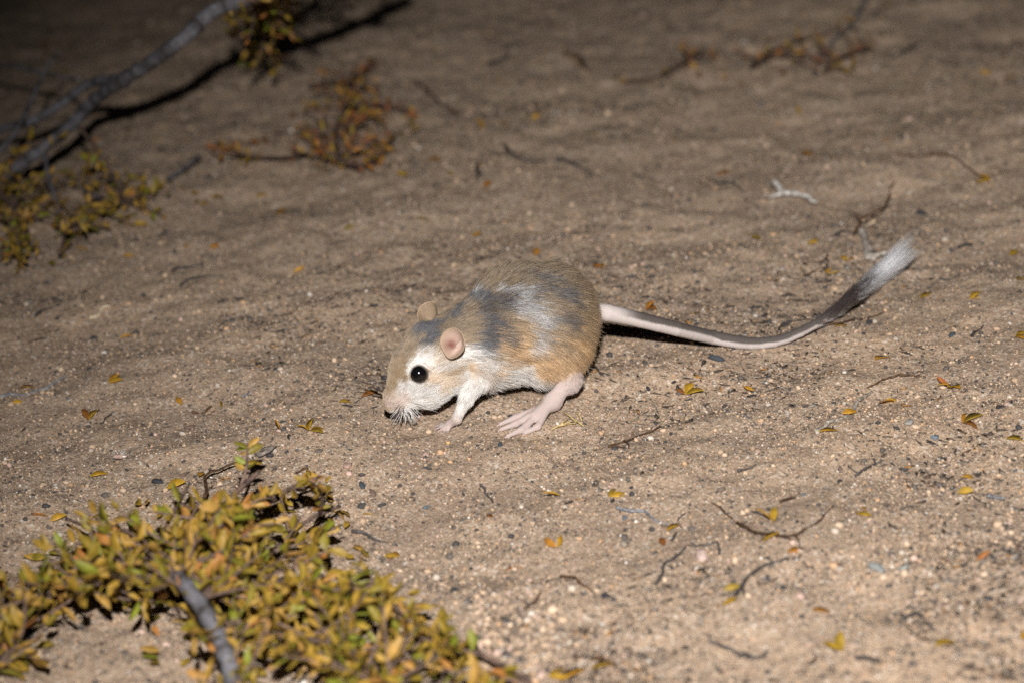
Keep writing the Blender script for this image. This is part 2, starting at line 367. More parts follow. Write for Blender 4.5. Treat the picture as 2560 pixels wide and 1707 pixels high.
# far hind leg, mirrored behind the body
def ground_at(x, y, h): return np.array([x, y, float(H(x/1000, y/1000))*1000+h])
AN2 = ground_at(40, -30, 19); FM2 = ground_at(28, -42, 7); BA2 = ground_at(16, -48, 3.6)
prim(Ym(1395, 850, -46), AN2, 8.5, 4.2, 5, None, 4.0, 0.35, 'leg')
prim(AN2, FM2, 4.1, 4.3, 3, None, 0.9, 0.22, 'foot'); prim(FM2, BA2, 4.3, 4.0, 3, None, 0.9, 0.22, 'foot')
toes(BA2, [ground_at(7, -46, 3), ground_at(6, -50, 3), ground_at(7, -54, 2.7), ground_at(14, -57, 2.6)],
     [ground_at(-2, -47, 1.3), ground_at(-3, -52, 1.3), ground_at(-1, -58, 1.3), ground_at(8, -61, 1.3)], 2.2, 1.1, 1.3)
# forelegs
def foreleg(sh, el, wr, pa, kn, tp):
    prim(sh, el, 6.8, 3.6, 5, None, 5.0, 0.35, 'arm'); prim(el, wr, 2.9, 2.2, 2.5, None, 2.2, 0.35, 'arm')
    prim(wr, pa, 2.3, 2.3, 2, None, 1.3, 0.25, 'foot'); toes(pa, kn, tp, 1.15, 0.6, 0.8)
foreleg(Ym(1188, 948, -108), Ym(1168, 990, -113), Gm(1142, 1046, 6.5), Gm(1124, 1059, 3.0),
        [Gm(1104, 1060, 2.2), Gm(1104, 1066, 2.0), Gm(1110, 1071, 1.9), Gm(1120, 1073, 1.8)],
        [Gm(1087, 1066, 0.7), Gm(1089, 1072, 0.7), Gm(1098, 1077, 0.7), Gm(1112, 1078, 0.7)])
foreleg(np.array([-28, -80, 24.]), np.array([-33, -78, 16.]), ground_at(-40, -86, 6), ground_at(-44, -90, 3),
        [ground_at(-48, -89, 2), ground_at(-48, -92, 2), ground_at(-47, -94, 2)],
        [ground_at(-52, -89, .7), ground_at(-52, -94, .7), ground_at(-49, -98, .7)])
# tail: held clear at the root, down on the sand, its brush trailing behind to the right
t0 = Ym(1462, 776, -62)
TP = [t0, Ym(1520, 783, -60), Ym(1600, 800, -55), Ym(1690, 822, -48), Gm(1780, 843, 8), Gm(1850, 856, 4.0), Gm(1905, 858, 3.4),
      Gm(1965, 846, 4.5), Gm(2035, 812, 6.5), Gm(2105, 764, 8), Gm(2175, 708, 9), Gm(2205, 682, 9.5)]
TS = spline(np.array(TP), 9.0); TD = spline(np.array(TP), 1.2)
tr = np.interp(np.linspace(0, 1, len(TS)), [0, .12, .4, .62, .8, 1], [5.0, 4.2, 3.4, 2.5, 1.5, 0.8])
for i in range(len(TS)-1):
    prim(TS[i], TS[i+1], tr[i], tr[i+1], 0.4 if i else 4.0, None, 1.2, 0.2, 'tail')

h_ = 0.72
lo = np.array([-92, -150, -14.]); hi = np.array([TS[:, 0].max()+8, max(TS[:, 1].max(), 0)+12, 92.])
dims = np.ceil((hi-lo)/h_).astype(int); F = np.full(dims, 9.0, np.float32)
ax = [lo[i]+h_*np.arange(dims[i]) for i in range(3)]
for pr in PRIM:
    a, b, ra, rb, k = pr[:5]; mg = max(ra, rb)+k+4
    i0 = np.maximum(((np.minimum(a, b)-mg-lo)/h_).astype(int), 0); i1 = np.minimum(((np.maximum(a, b)+mg-lo)/h_).astype(int)+1, dims)
    P = np.stack(np.meshgrid(*[ax[i][i0[i]:i1[i]] for i in range(3)], indexing='ij'), -1)
    d = sd(P, pr).astype(np.float32)
    sl = tuple(slice(i0[i], i1[i]) for i in range(3)); f = F[sl]
    hh = np.maximum(k-np.abs(f-d), 0)/k
    F[sl] = np.minimum(f, d)-hh*hh*k*0.25
def surface_nets(F, lo, h):
    S = F < 0
    corners = [(i, j, k) for i in (0, 1) for j in (0, 1) for k in (0, 1)]
    n = [d-1 for d in F.shape]
    cnt = sum(S[c[0]:c[0]+n[0], c[1]:c[1]+n[1], c[2]:c[2]+n[2]].astype(np.int8) for c in corners)
    act = np.argwhere((cnt > 0) & (cnt < 8)); acc = np.zeros((len(act), 3)); num = np.zeros(len(act))
    for a in corners:
        for d in range(3):
            if a[d]: continue
            b = list(a); b[d] = 1
            fa = F[act[:, 0]+a[0], act[:, 1]+a[1], act[:, 2]+a[2]]; fb = F[act[:, 0]+b[0], act[:, 1]+b[1], act[:, 2]+b[2]]
            m = (fa < 0) != (fb < 0); t = np.where(m, fa/np.where(m, fa-fb, 1), 0)
            p = np.tile(np.array(a, float), (len(act), 1)); p[:, d] += t
            acc[m] += p[m]; num[m] += 1
    v = lo+h*(act+acc/num[:, None])
    ix = np.full(n, -1, np.int32); ix[tuple(act.T)] = np.arange(len(act)); Q = []
    for d in range(3):
        e, g = (d+1) % 3, (d+2) % 3
        s0 = np.moveaxis(S, (d, e, g), (0, 1, 2)); I = np.moveaxis(ix, (d, e, g), (0, 1, 2))
        ch = (s0[:-1] != s0[1:])[:, 1:-1, 1:-1]; w = np.argwhere(ch); i, j, k = w.T
        q = np.stack([I[i, j, k], I[i, j+1, k], I[i, j+1, k+1], I[i, j, k+1]], -1)
        inside = s0[:-1][:, 1:-1, 1:-1][i, j, k]
        q[~inside] = q[~inside][:, ::-1]; Q.append(q)
    return v, np.vstack(Q)
bv, bq = surface_nets(F, lo, h_)

# eyes
EYE_R = 5.0
def face_at(px, py, v, nv):
    pr = proj(v/1000); vis = (nv@CF < -0.1); d = np.hypot(pr[:, 0]-px, pr[:, 1]-py); d[~vis] = 1e9
    c = np.argsort(d)[:12]; return c[np.argmin(pr[c, 2])]
tri = np.vstack([bq[:, :3], bq[:, [0, 2, 3]]])
fn = np.cross(bv[tri[:, 1]]-bv[tri[:, 0]], bv[tri[:, 2]]-bv[tri[:, 0]])
vn = np.zeros_like(bv)
for c in range(3): np.add.at(vn, tri[:, c], fn)
vn /= np.linalg.norm(vn, axis=1)[:, None]+1e-12
ie = face_at(1053, 938, bv, vn)
EYE = bv[ie]-nrm(vn[ie])*3.1
def mirror(p): return p-2*((p-SKU)@hl)*hl
EYE2 = mirror(EYE)+hl*3.4-hu*1.0

# ---- colours of the coat, laid out over the body in strokes
WHITE = np.array([0.70, 0.67, 0.635]); SANDY = np.array([0.34, 0.245, 0.155]); DARKB = np.array([0.20, 0.145, 0.095])
GOLDC = np.array([0.58, 0.37, 0.19]); GREY = np.array([0.098, 0.097, 0.106]); SILVER = np.array([0.52, 0.51, 0.51]); PINK = np.array([0.42, 0.312, 0.288])
BROWN = np.array([0.045, 0.034, 0.028]); CREAM = np.array([0.62, 0.47, 0.32])
def on(px, py): return bv[face_at(px, py, bv, vn)]
ST = []    # colour, points, half-width mm, softness mm, strength
def stroke(c, pts, w, soft, s=1.0): ST.append((c, np.array([on(*p) for p in pts]), w, soft, s))
stroke(GOLDC, [(1390, 935), (1440, 880), (1340, 925)], 9, 8, 0.85)
stroke(GOLDC, [(1235, 830), (1250, 870)], 4.5, 4, 0.95); stroke(GOLDC, [(1295, 815), (1290, 860)], 4.5, 4, 0.8)
stroke(GOLDC, [(1290, 880), (1340, 890)], 4, 4, 0.5)
stroke(WHITE, [(1190, 905), (1230, 920), (1290, 935), (1310, 955)], 4.5, 4, 0.9)
stroke(WHITE, [(1160, 985), (1240, 950), (1320, 962), (1370, 955)], 4, 4, 0.85)
stroke(WHITE, [(1150, 880), (1190, 885)], 3.5, 4, 0.8); stroke(GOLDC, [(1225, 930), (1255, 905)], 2.2, 3, 0.7)
stroke(GREY, [(1165, 745), (1190, 770), (1205, 810), (1200, 850)], 4.2, 3, 0.95)
stroke(GREY, [(1165, 745), (1215, 752), (1290, 735), (1340, 712), (1395, 735)], 2.6, 2.2, 0.85)
stroke(GREY, [(1205, 770), (1255, 765), (1310, 745)], 3.0, 3.0, 0.7)
stroke(GREY, [(1245, 815), (1262, 850)], 2.4, 2.6, 0.85); stroke(GREY, [(1400, 725), (1420, 740)], 2.8, 2.5, 0.9)
stroke(GREY, [(1375, 790), (1415, 800)], 2.4, 2.5, 0.75); stroke(GREY, [(1310, 690), (1370, 695)], 2.0, 2.2, 0.8)
stroke(SILVER, [(1290, 755), (1320, 775), (1340, 790)], 4.5, 3.5, 0.9); stroke(SILVER, [(1340, 800), (1335, 840), (1325, 870)], 2.6, 3, 0.8)
stroke(SILVER, [(1165, 742), (1230, 735), (1310, 722)], 1.2, 1.2, 0.9)
stroke(GREY, [(1030, 838), (1055, 822), (1088, 808)], 4.0, 2.2, 1.0); stroke(GREY, [(1058, 862), (1072, 838)], 2.6, 2.2, 1.0)
stroke(GREY, [(1112, 795), (1135, 770)], 2.2, 2.0, 0.9); stroke(SANDY*0.9, [(1150, 790), (1165, 815)], 3.2, 2.5, 0.8)
stroke(WHITE, [(1028, 930), (1040, 905), (1062, 893), (1080, 910)], 3.2, 2.4, 1.0); stroke(WHITE, [(1090, 930), (1130, 910), (1160, 895)], 3.4, 3, 0.85)
stroke(WHITE, [(1022, 985), (1060, 988), (1100, 992), (1150, 962)], 6.6, 3, 1.0); stroke(WHITE, [(1035, 1010), (1085, 1018)], 5, 3, 1)
stroke(WHITE, [(1180, 955), (1160, 990)], 5.5, 3, 1.0)
stroke(CREAM, [(1090, 948), (1130, 962), (1110, 970)], 3.0, 3, 0.75); stroke(GOLDC, [(1168, 925), (1185, 935), (1200, 952)], 1.6, 2, 0.9)
stroke(SANDY, [(1010, 860), (988, 905), (978, 950), (972, 985)], 2.2, 2.6, 0.85); stroke(GREY, [(995, 850), (985, 890)], 1.2, 2.0, 0.5); stroke(np.array([0.56, 0.46, 0.40]), [(972, 1018), (992, 1005), (1005, 1000)], 2.6, 2.5, 0.9)
stroke(CREAM, [(1100, 895), (1120, 905)], 3.0, 3, 0.5)
def coat(P, Nn, reg_w, hairs=False):
    n = len(P); up = Nn[:, 2]
    c = np.tile(SANDY, (n, 1))
    def mix(c, col, w): return c+(col-c)*w[:, None]
    sm = lambda a, b, x: (lambda t: t*t*(3-2*t))(np.clip((x-a)/(b-a), 0, 1))
    nz = vnoise(P[:, 0]*0.30+50, P[:, 2]*0.5+P[:, 1]*0.2+50, 8)-0.5
    c = mix(c, DARKB, 0.75*sm(0.45, 0.95, up+0.3*nz))
    c = mix(c, GOLDC*0.85, 0.55*sm(0.25, -0.25, up+0.4*nz)*(P[:, 0] > -40))
    c = mix(c, WHITE, sm(-0.35, -0.62, up+0.2*nz))
    # head: sandy crown and bridge, white lower cheeks and muzzle sides
    q = P-SKU; hfv = q@hf; hlv = q@hl; huv = q@hu
    hw = reg_w['head']
    c = mix(c, CREAM*0.85, hw*0.45*sm(8, -2, huv))
    c = mix(c, WHITE, hw*sm(-3, -9, huv+3*nz))
    mir = P-2*np.outer(q@hl, hl)                      # the face is marked alike on both sides
    for col, pts, w, soft, s in ST:
        d = np.full(n, 1e9)
        for QP in ((P, mir) if pts[:, 0].mean() < -45 else (P,)):
            for i in range(len(pts)-1):
                a, b = pts[i], pts[i+1]; ab = b-a; t = np.clip(((QP-a)@ab)/(ab@ab+1e-9), 0, 1)
                d = np.minimum(d, np.linalg.norm(QP-a-t[:, None]*ab, axis=1)+(0 if QP is P else np.clip(hlv+14, 0, 40)*3))
        wob = soft*2.6*(vnoise(P[:, 0]*0.16+9, P[:, 2]*0.75+P[:, 0]*0.25+P[:, 1]*0.4+31, 9)-0.5)+soft*1.4*(vnoise(P[:, 0]*0.5+9, P[:, 2]*1.5+P[:, 0]*0.6+31, 10)-0.5)
        wt = s*sm(w+soft*0.9, w-soft*0.6, d+wob)
        if hairs: wt = np.where(rng.random(n) < wt*1.05, np.maximum(wt, 0.85), wt*0.25)
        c = mix(c, col, wt)
    c = mix(c, WHITE, np.clip(reg_w['arm']*1.3, 0, 1)*0.9)
    c = mix(c, PINK*np.array([1.03, 1.12, 1.12]), np.clip(reg_w['foot']*1.4, 0, 1))
    tw = np.clip(reg_w['tail']*1.5, 0, 1)
    if tw.max() > 0:
        k = np.zeros(n, int); sel = np.nonzero(tw > 0.02)[0]
        for s0 in range(0, len(sel), 4000):
            ii = sel[s0:s0+4000]; k[ii] = ((P[ii][:, None]-TD[None])**2).sum(2).argmin(1)
        fr = k/len(TD); rr = np.interp(fr, np.linspace(0, 1, len(tr)), tr)
        side = P[:, 2]-TD[k, 2]
        tail = np.tile(np.array([0.60, 0.53, 0.50]), (n, 1))
        top = sm(-0.02, 0.34, side/rr+0.25*(Nn@np.array([-.2, .6, .7]))+0.15*nz)*sm(0.06, 0.13, fr)
        tail = mix(tail, BROWN, 0.88*top)
        tail = mix(tail, BROWN*0.9, 0.9*sm(0.70, 0.80, fr+0.05*nz))
        c = mix(c, tail, tw)
    # thin dark lid round the eye
    de = np.minimum(np.linalg.norm(P-EYE, axis=1), np.linalg.norm(P-EYE2, axis=1))
    c = mix(c, np.array([0.09, 0.065, 0.05]), sm(EYE_R+0.8, EYE_R+0.2, de)*0.9)
    return np.clip(c, 0.02, 0.9)
REGS = ['body', 'head', 'leg', 'foot', 'arm', 'tail']
def blendmaps(P):
    W = np.stack([np.exp(-np.maximum(sd(P, pr), -2)/1.4) for pr in PRIM], 1); W /= W.sum(1)[:, None]
    flow = W@np.array([p[5] for p in PRIM]); L = W@np.array([p[6] for p in PRIM]); lift = W@np.array([p[7] for p in PRIM])
    rw = {r: W[:, [i for i, p in enumerate(PRIM) if p[8] == r]].sum(1) for r in REGS}
    return flow, L, lift, rw
_, _, _, rwv = blendmaps(bv)
bc = coat(bv, vn, rwv)*np.where((rwv['foot'] > 0.5)[:, None], 1.0, 0.8)

BASE = np.array([-12.0, -85.0, 0.0]); BASE[2] = float(H(-.012, -.085))*1000
rat = tag(link('kangaroo_rat', None, loc=BASE/1000), 'sandy kangaroo rat with white cheeks and brush-tipped tail, crouching with its nose to the sand', 'kangaroo rat')
def loc(P): return (np.asarray(P)-BASE)/1000
def mat_skin():
    m = mat_attr('skin', 0.75, 0.15, 0.25, 2500, 0.08)
    b = m.node_tree.nodes['Principled BSDF']; b.inputs['Subsurface Weight'].default_value = 0.25
    b.inputs['Subsurface Radius'].default_value = (0.0012, 0.0005, 0.0004); b.inputs['Subsurface Scale'].default_value = 1.0
    return m
M_SKIN = mat_skin()
body = link('body', mesh_np('body', loc(bv), bq, bc), rat, mat=M_SKIN)

def mat_hair(name, hair=0.45, rough=0.32):
    m, nt, b, N, L = new_mat(name)
    a = N.new('ShaderNodeAttribute'); a.attribute_name = 'col'
    hb = N.new('ShaderNodeBsdfHairPrincipled'); hb.parametrization = 'COLOR'; hb.inputs['Roughness'].default_value = rough; hb.inputs['Radial Roughness'].default_value = 0.45
    L.new(a.outputs['Color'], hb.inputs['Color']); L.new(a.outputs['Color'], b.inputs['Base Color'])
    b.inputs['Roughness'].default_value = 0.6; b.inputs['Specular IOR Level'].default_value = 0.2
    mx = N.new('ShaderNodeMixShader'); mx.inputs[0].default_value = hair
    L.new(b.outputs[0], mx.inputs[1]); L.new(hb.outputs[0], mx.inputs[2]); L.new(mx.outputs[0], N['Material Output'].inputs['Surface'])
    return m
M_FUR = mat_hair('fur'); M_WHISK = mat_hair('whisker', 0.3)
def hair_obj(name, pts, rad, cols, parent, mat):
    """pts (n,k,3) mm world, rad (n,k) mm, cols (n,k,3)"""
    n, k = pts.shape[:2]; cu = bpy.data.hair_curves.new(name); cu.add_curves([k]*n)
    cu.attributes['position'].data.foreach_set('vector', loc(pts.reshape(-1, 3)).astype(np.float32).ravel())
    r = cu.attributes.get('radius') or cu.attributes.new('radius', 'FLOAT', 'POINT')
    r.data.foreach_set('value', (rad/1000).astype(np.float32).ravel())
    a = cu.attributes.new('col', 'FLOAT_COLOR', 'POINT'); c = np.ones((n*k, 4), np.float32); c[:, :3] = cols.reshape(-1, 3)
    a.data.foreach_set('color', c.ravel())
    return link(name, cu, parent, mat=mat)

# ---- the coat
def sample(n, keep):
    ar = 0.5*np.linalg.norm(fn, axis=1)*keep; t = rng.choice(len(tri), n, p=ar/ar.sum())
    r1 = np.sqrt(rng.random(n)); r2 = rng.random(n); w = np.stack([1-r1, r1*(1-r2), r1*r2], 1)
    P = np.einsum('nk,nkd->nd', w, bv[tri[t]]); Nn = np.einsum('nk,nkd->nd', w, vn[tri[t]]); return P, Nn/np.linalg.norm(Nn, axis=1)[:, None]
NH = 170000
dens = 1.0+0.9*rwv['head']+0.8*rwv['tail']+0.6*rwv['foot']
P, Nn = sample(NH, dens[tri].mean(1))
flow, L, lift, rw = blendmaps(P)
de = np.minimum(np.linalg.norm(P-EYE, axis=1), np.linalg.norm(P-EYE2, axis=1))
k = (de > EYE_R+0.35) & (np.linalg.norm(P-on(1134, 872), axis=1) > 4.8)
P, Nn, flow, L, lift, de = P[k], Nn[k], flow[k], L[k], lift[k], de[k]; rw = {r: v[k] for r, v in rw.items()}
n = len(P)
T = flow-np.sum(flow*Nn, 1)[:, None]*Nn
# locks: neighbouring hairs lean together
def vn3(P, s, seed): return vnoise(P[:, 0]*s+11, P[:, 1]*s+P[:, 2]*s*1.7+23, seed)-0.5
cl = np.stack([vn3(P, 0.45, 10), vn3(P, 0.45, 11), vn3(P, 0.45, 12)], 1)
T = T+cl*0.55+rng.normal(size=(n, 3))*0.10; T -= np.sum(T*Nn, 1)[:, None]*Nn; T /= np.linalg.norm(T, axis=1)[:, None]+1e-9
under = np.clip(-Nn[:, 2]-0.2, 0, 1)*np.clip(rw['body']*1.5, 0, 1)
dear = np.linalg.norm(P-on(1132, 872), axis=1); L = L*(0.35+0.65*np.clip((dear-4.5)/5, 0, 1))
L = L*(0.72+0.5*rng.random(n))*(0.45+0.55*np.clip((de-EYE_R)/5, 0, 1)); L = L*(1-0.25*under)
lift = lift*(0.7+0.6*rng.random(n))+0.25*vn3(P, 0.3, 13)*rw['body']+0.30*under*(rng.random(n) < 0.3)
guard = rng.random(n) < 0.022; L = np.where(guard & (rw['body'] > .5), L*1.35, L); lift = np.where(guard, lift+0.12, lift)
ts = np.linspace(0, 1, 5)
c = coat(P, Nn, rw, True)
pts = P[:, None]+L[:, None, None]*(ts[None, :, None]*T[:, None]*np.sqrt(1-np.clip(lift, .05, .9)**2)[:, None, None]+(lift[:, None]*(ts[None]*1.25-0.45*ts[None]**2))[..., None]*Nn[:, None])
pts = pts-Nn[:, None]*0.3
pts[:, :, 2] -= (0.05*L[:, None]*ts[None]**2)*rw['body'][:, None]
rad = np.interp(ts, [0, .5, 1], [0.085, 0.075, 0.016])[None]*np.ones((n, 1))
rad = rad*np.where(rw['foot'] > .5, 0.6, 1.0)[:, None]*np.where(rw['head'] > .5, 0.8, 1.0)[:, None]
sv = P@np.array([-0.30, 0.15, 1.0]); su = P@np.array([1.0, 0.3, -0.35])
streak = 0.55*(vnoise(su*0.10+40, sv*0.85+20, 14)-0.5)+0.45*(vnoise(su*0.22+40, sv*1.9+20, 15)-0.5)
streak = streak+rw['tail']*1.1*(rng.random(n)-0.5)
var = ((0.75+0.50*rng.random(n))*(1+0.75*streak*np.clip(rw['body']+0.6*rw['head']+rw['tail'], 0, 1)))[:, None]
darktip = (rng.random(n) < 0.36)*rw['body']*np.clip(Nn[:, 2]+0.4, 0, 1)
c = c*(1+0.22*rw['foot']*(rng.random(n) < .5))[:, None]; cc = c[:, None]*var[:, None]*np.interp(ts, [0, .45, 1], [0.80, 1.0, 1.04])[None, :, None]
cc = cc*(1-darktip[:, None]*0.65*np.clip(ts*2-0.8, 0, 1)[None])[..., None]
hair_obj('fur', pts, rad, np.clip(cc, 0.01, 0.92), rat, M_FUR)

# ---- tail brush: dark sides, white core and tip
nb = 6500; f0 = rng.random(nb)**0.8*0.42+0.58; kk = f0*(len(TS)-1); ki = np.minimum(kk.astype(int), len(TS)-2); fr = kk-ki
root = TS[ki]*(1-fr)[:, None]+TS[ki+1]*fr[:, None]; tt = TS[ki+1]-TS[ki]; tt /= np.linalg.norm(tt, axis=1)[:, None]
tend = nrm(TS[-1]-TS[-4])
an = rng.random(nb)*2*math.pi; s1 = np.cross(tt, [0, 0, 1.0]); s1 /= np.linalg.norm(s1, axis=1)[:, None]; s2 = np.cross(s1, tt)
rd = np.cos(an)[:, None]*s1+np.sin(an)[:, None]*s2
grow = np.clip((f0-0.58)/0.42, 0, 1)
Lb = (7+25*grow)*(0.42+0.75*rng.random(nb)**1.3); sp = 0.36-0.19*grow+0.14*rng.random(nb)-0.02
ts6 = np.linspace(0, 1, 6)
bp_ = root[:, None]+Lb[:, None, None]*(ts6[None, :, None]*tt[:, None]+(sp[:, None]*(ts6[None]*1.5-0.75*ts6[None]**2))[..., None]*rd[:, None]+ (grow[:, None]*ts6[None]**2*0.10)[..., None]*np.array([0.25, 0.7, 0.1]))
whit = (grow+0.35*(rng.random(nb)-0.5)+0.10*rd[:, 0]) > 0.60
bcol = np.where(whit[:, None], np.array([0.74, 0.74, 0.76]), np.array([0.085, 0.068, 0.065]))*(0.75+0.5*rng.random((nb, 1)))
below = (rd[:, 2] < -0.3) & (grow < 0.30); bcol[below] = np.array([0.62, 0.58, 0.55])
brad = np.interp(ts6, [0, .5, 1], [0.10, 0.09, 0.02])[None]*np.ones((nb, 1))
hair_obj('tail_brush', bp_, brad, np.clip(bcol, 0, .9)[:, None]*np.ones((1, 6, 1)), rat, M_FUR)

# ---- eyes
def uvsphere(c, r, nu=28, nvv=18):
    u = np.arange(nu)/nu*2*math.pi; w = np.linspace(0.02, math.pi-0.02, nvv)
    v = np.stack([np.outer(np.sin(w), np.cos(u)), np.outer(np.sin(w), np.sin(u)), np.outer(np.cos(w), np.ones(nu))], -1).reshape(-1, 3)*r+c
    i = np.arange(nvv-1)[:, None]*nu; j = np.arange(nu)[None]; k = (j+1) % nu
    return v, np.stack([i+j, i+nu+j, i+nu+k, i+k], -1).reshape(-1, 4)
m_eye, nt, b, N, Lk = new_mat('eye'); b.inputs['Base Color'].default_value = (0.004, 0.0035, 0.004, 1); b.inputs['Roughness'].default_value = 0.10
b.inputs['Specular IOR Level'].default_value = 0.5; b.inputs['Coat Weight'].default_value = 0.6; b.inputs['Coat Roughness'].default_value = 0.09
for e in (EYE, EYE2):
    v, q = uvsphere(e, EYE_R); link('eye', mesh_np('eye', loc(v), q), rat, mat=m_eye)

# ---- ears: thin cupped shells with a rolled rim
EB = on(1141, 885)+np.array([0.6, -1.2, 0.4]); EB2 = on(1063, 803)+np.array([0, 1.5, -2.0])
def ear(base, up, face, hand, tall, wide, off):
    up = nrm(up); face = nrm(face); face = nrm(face-up*(face@up)); wd = -np.cross(up, face)*hand       # wd points to the front edge
    R_n, S_n = 15, 40; V = []; Cc = []
    for i in range(R_n):
        r = i/(R_n-1)
        for j in range(S_n):
            a = j/S_n*2*math.pi; ca, sa = math.cos(a), math.sin(a)
            w = wide*ca*(1.0 if sa > 0 else 1-0.40*sa*sa)*r+0.10*wide*sa*r; hgt = tall*(0.5+0.5*sa*r)
            dep = -5.6*(1-r**2.0)*(1.0-0.3*sa*r)
            dep -= 1.8*math.exp(-((w-3.0)/1.8)**2-((hgt-0.38*tall)/2.4)**2)                     # ear canal
            dep += 2.0*math.exp(-((w-0.2+0.5*(hgt-0.42*tall))/0.8)**2)*math.exp(-((hgt-0.45*tall)/2.6)**2)*(1-r)   # fold
            dep += 1.1*max(0, ca)*r**3                                                             # front edge rolls in
            V.append(base+up*(hgt-2.2)+wd*w+face*(dep+off))
            can = math.exp(-((w-3.6)/2.3)**2-((hgt-0.40*tall)/2.8)**2)
            pc = np.array([0.46, 0.335, 0.275])*(1-can)+np.array([0.17, 0.068, 0.055])*can  # deeper pink canal skin, darkened further with the hollow's shade painted in
            fo = math.exp(-((w-0.2+0.5*(hgt-0.42*tall))/0.7)**2)*math.exp(-((hgt-0.45*tall)/2.4)**2)*(1-r)
            pc = pc*(1-0.3*fo)+np.array([0.60, 0.48, 0.43])*0.3*fo  # highlight line along the fold, put into the skin colour
            rim = max(0, r-0.62)/0.38
            Cc.append(pc*(1-0.6*rim)+np.array([0.34, 0.245, 0.165])*0.6*rim)
    V = np.array(V); Cc = np.array(Cc); i = np.arange(R_n-1)[:, None]*S_n; j = np.arange(S_n)[None]; k = (j+1) % S_n
    f = np.stack([i+j, i+S_n+j, i+S_n+k, i+k], -1).reshape(-1, 4)
    if hand < 0: f = f[:, ::-1]
    outer = V-face*np.repeat(np.interp(np.linspace(0, 1, R_n), [0, .8, 1], [0.9, 0.8, 0.5]), S_n)[:, None]
    oc = np.tile(np.array([0.25, 0.18, 0.12]), (len(V), 1))*(0.85+0.3*rng.random((len(V), 1)))
    m = len(V); rim = np.arange((R_n-1)*S_n, R_n*S_n); rk = np.roll(rim, -1)
    edge = np.stack([rim, rim+m, rk+m, rk], -1); edge = edge[:, ::-1] if hand < 0 else edge
    # rolled rim as a closed ring
    ring = V[rim]-face*0.2; n_ = S_n; tg = np.roll(ring, -1, 0)-np.roll(ring, 1, 0); tg /= np.linalg.norm(tg, axis=1)[:, None]; oo = ring-ring.mean(0); oo -= np.sum(oo*tg, 1)[:, None]*tg; oo /= np.linalg.norm(oo, axis=1)[:, None]; b2 = np.cross(tg, oo)
    th = np.arange(6)/6*2*math.pi; rv = ring[:, None]+0.33*(np.cos(th)[None, :, None]*oo[:, None]+np.sin(th)[None, :, None]*b2[:, None])
    ii = np.arange(n_)[:, None]; jj = np.arange(6)[None]; kk = (jj+1) % 6; i2 = (ii+1) % n_
    rf = np.stack([ii*6+jj, ii*6+kk, i2*6+kk, i2*6+jj], -1).reshape(-1, 4)+2*m
    rc = np.tile(np.array([0.36, 0.255, 0.175]), (n_*6, 1))
    return np.vstack([V, outer, rv.reshape(-1, 3)]), np.vstack([f, f[:, ::-1]+m, edge, rf]), np.vstack([Cc, oc, rc])
for args in ((EB, (0.30, 0.30, 0.90), (-0.55, -0.80, 0.22), 1, 15.0, 7.0, 6.0), (EB2, (0.50, 0.25, 0.82), (-0.55, 0.80, 0.25), -1, 13.5, 6.2, 3.2)):
    v, q, c = ear(*args); link('ear', mesh_np('ear', loc(v), q, c), rat, mat=M_SKIN)

# ---- claws
for tp, d, r in CLAWS:
    e = tp+d*2.3*min(1, r)+np.array([0, 0, -0.7*min(1, r)]); v, q, _ = tube(np.array([tp, (tp+e)/2+np.array([0, 0, .12]), e]), [r*.42, r*.3, 0.08], 6)
    mc = link('claw', mesh_np('claw', loc(v), q, np.tile(np.array([.55, .42, .38]), (len(v), 1))), rat, mat=M_SKIN)

# ---- whiskers: long dark ones on the far side, a pale bundle from the near pad
W = []; WC = []; tsw = np.linspace(0, 1, 9)
def whisk(a, b, bow, col):
    a = np.asarray(a); b = np.asarray(b); m = (a+b)/2+bow
    W.append(a[None]*(1-tsw[:, None])**2+2*m[None]*((1-tsw)*tsw)[:, None]+b[None]*(tsw**2)[:, None]); WC.append(np.tile(col, (9, 1)))
pad = hd(HL-9, 4.2, -2.5); pad2 = mirror(pad)
for px, py in ((925, 850), (826, 880), (862, 893), (845, 912), (872, 928), (880, 950), (895, 940), (905, 963), (935, 880), (858, 940)):
    whisk(pad2+rng.normal(size=3)*.8, Ym(px, py, -100+rng.normal()*4), np.array([0, 0, 2.0]), np.array([0.06, 0.045, 0.04]))
for i in range(70):
    px = rng.uniform(968, 1050); py = 1034+rng.uniform(-4, 30)-0.006*(px-1008)**2
    dk = rng.random() < 0.4
    whisk(pad+hf*rng.uniform(-2, 4)+hl*rng.uniform(-.8, .3)+hu*rng.uniform(-1.5, 1.5), Ym(px, py, -124+rng.normal()*1.5), np.array([rng.normal()*.5, -1.5, 1.0]), np.array([0.07, 0.055, 0.05]) if dk else np.array([0.75, 0.72, 0.69]))
for px, py in ((1045, 1005), (1075, 1012), (1095, 1030), (1060, 1040)):
    whisk(pad, Ym(px, py, -128), np.array([0, -1.5, 1.0]), np.array([0.6, 0.57, 0.54]))
W = np.array(W); WC = np.array(WC)
hair_obj('whiskers', W, np.interp(tsw, [0, .6, 1], [0.17, 0.12, 0.04])[None]*np.where(np.arange(len(W)) < 10, 1.5, 1.0)[:, None], WC, rat, M_WHISK)

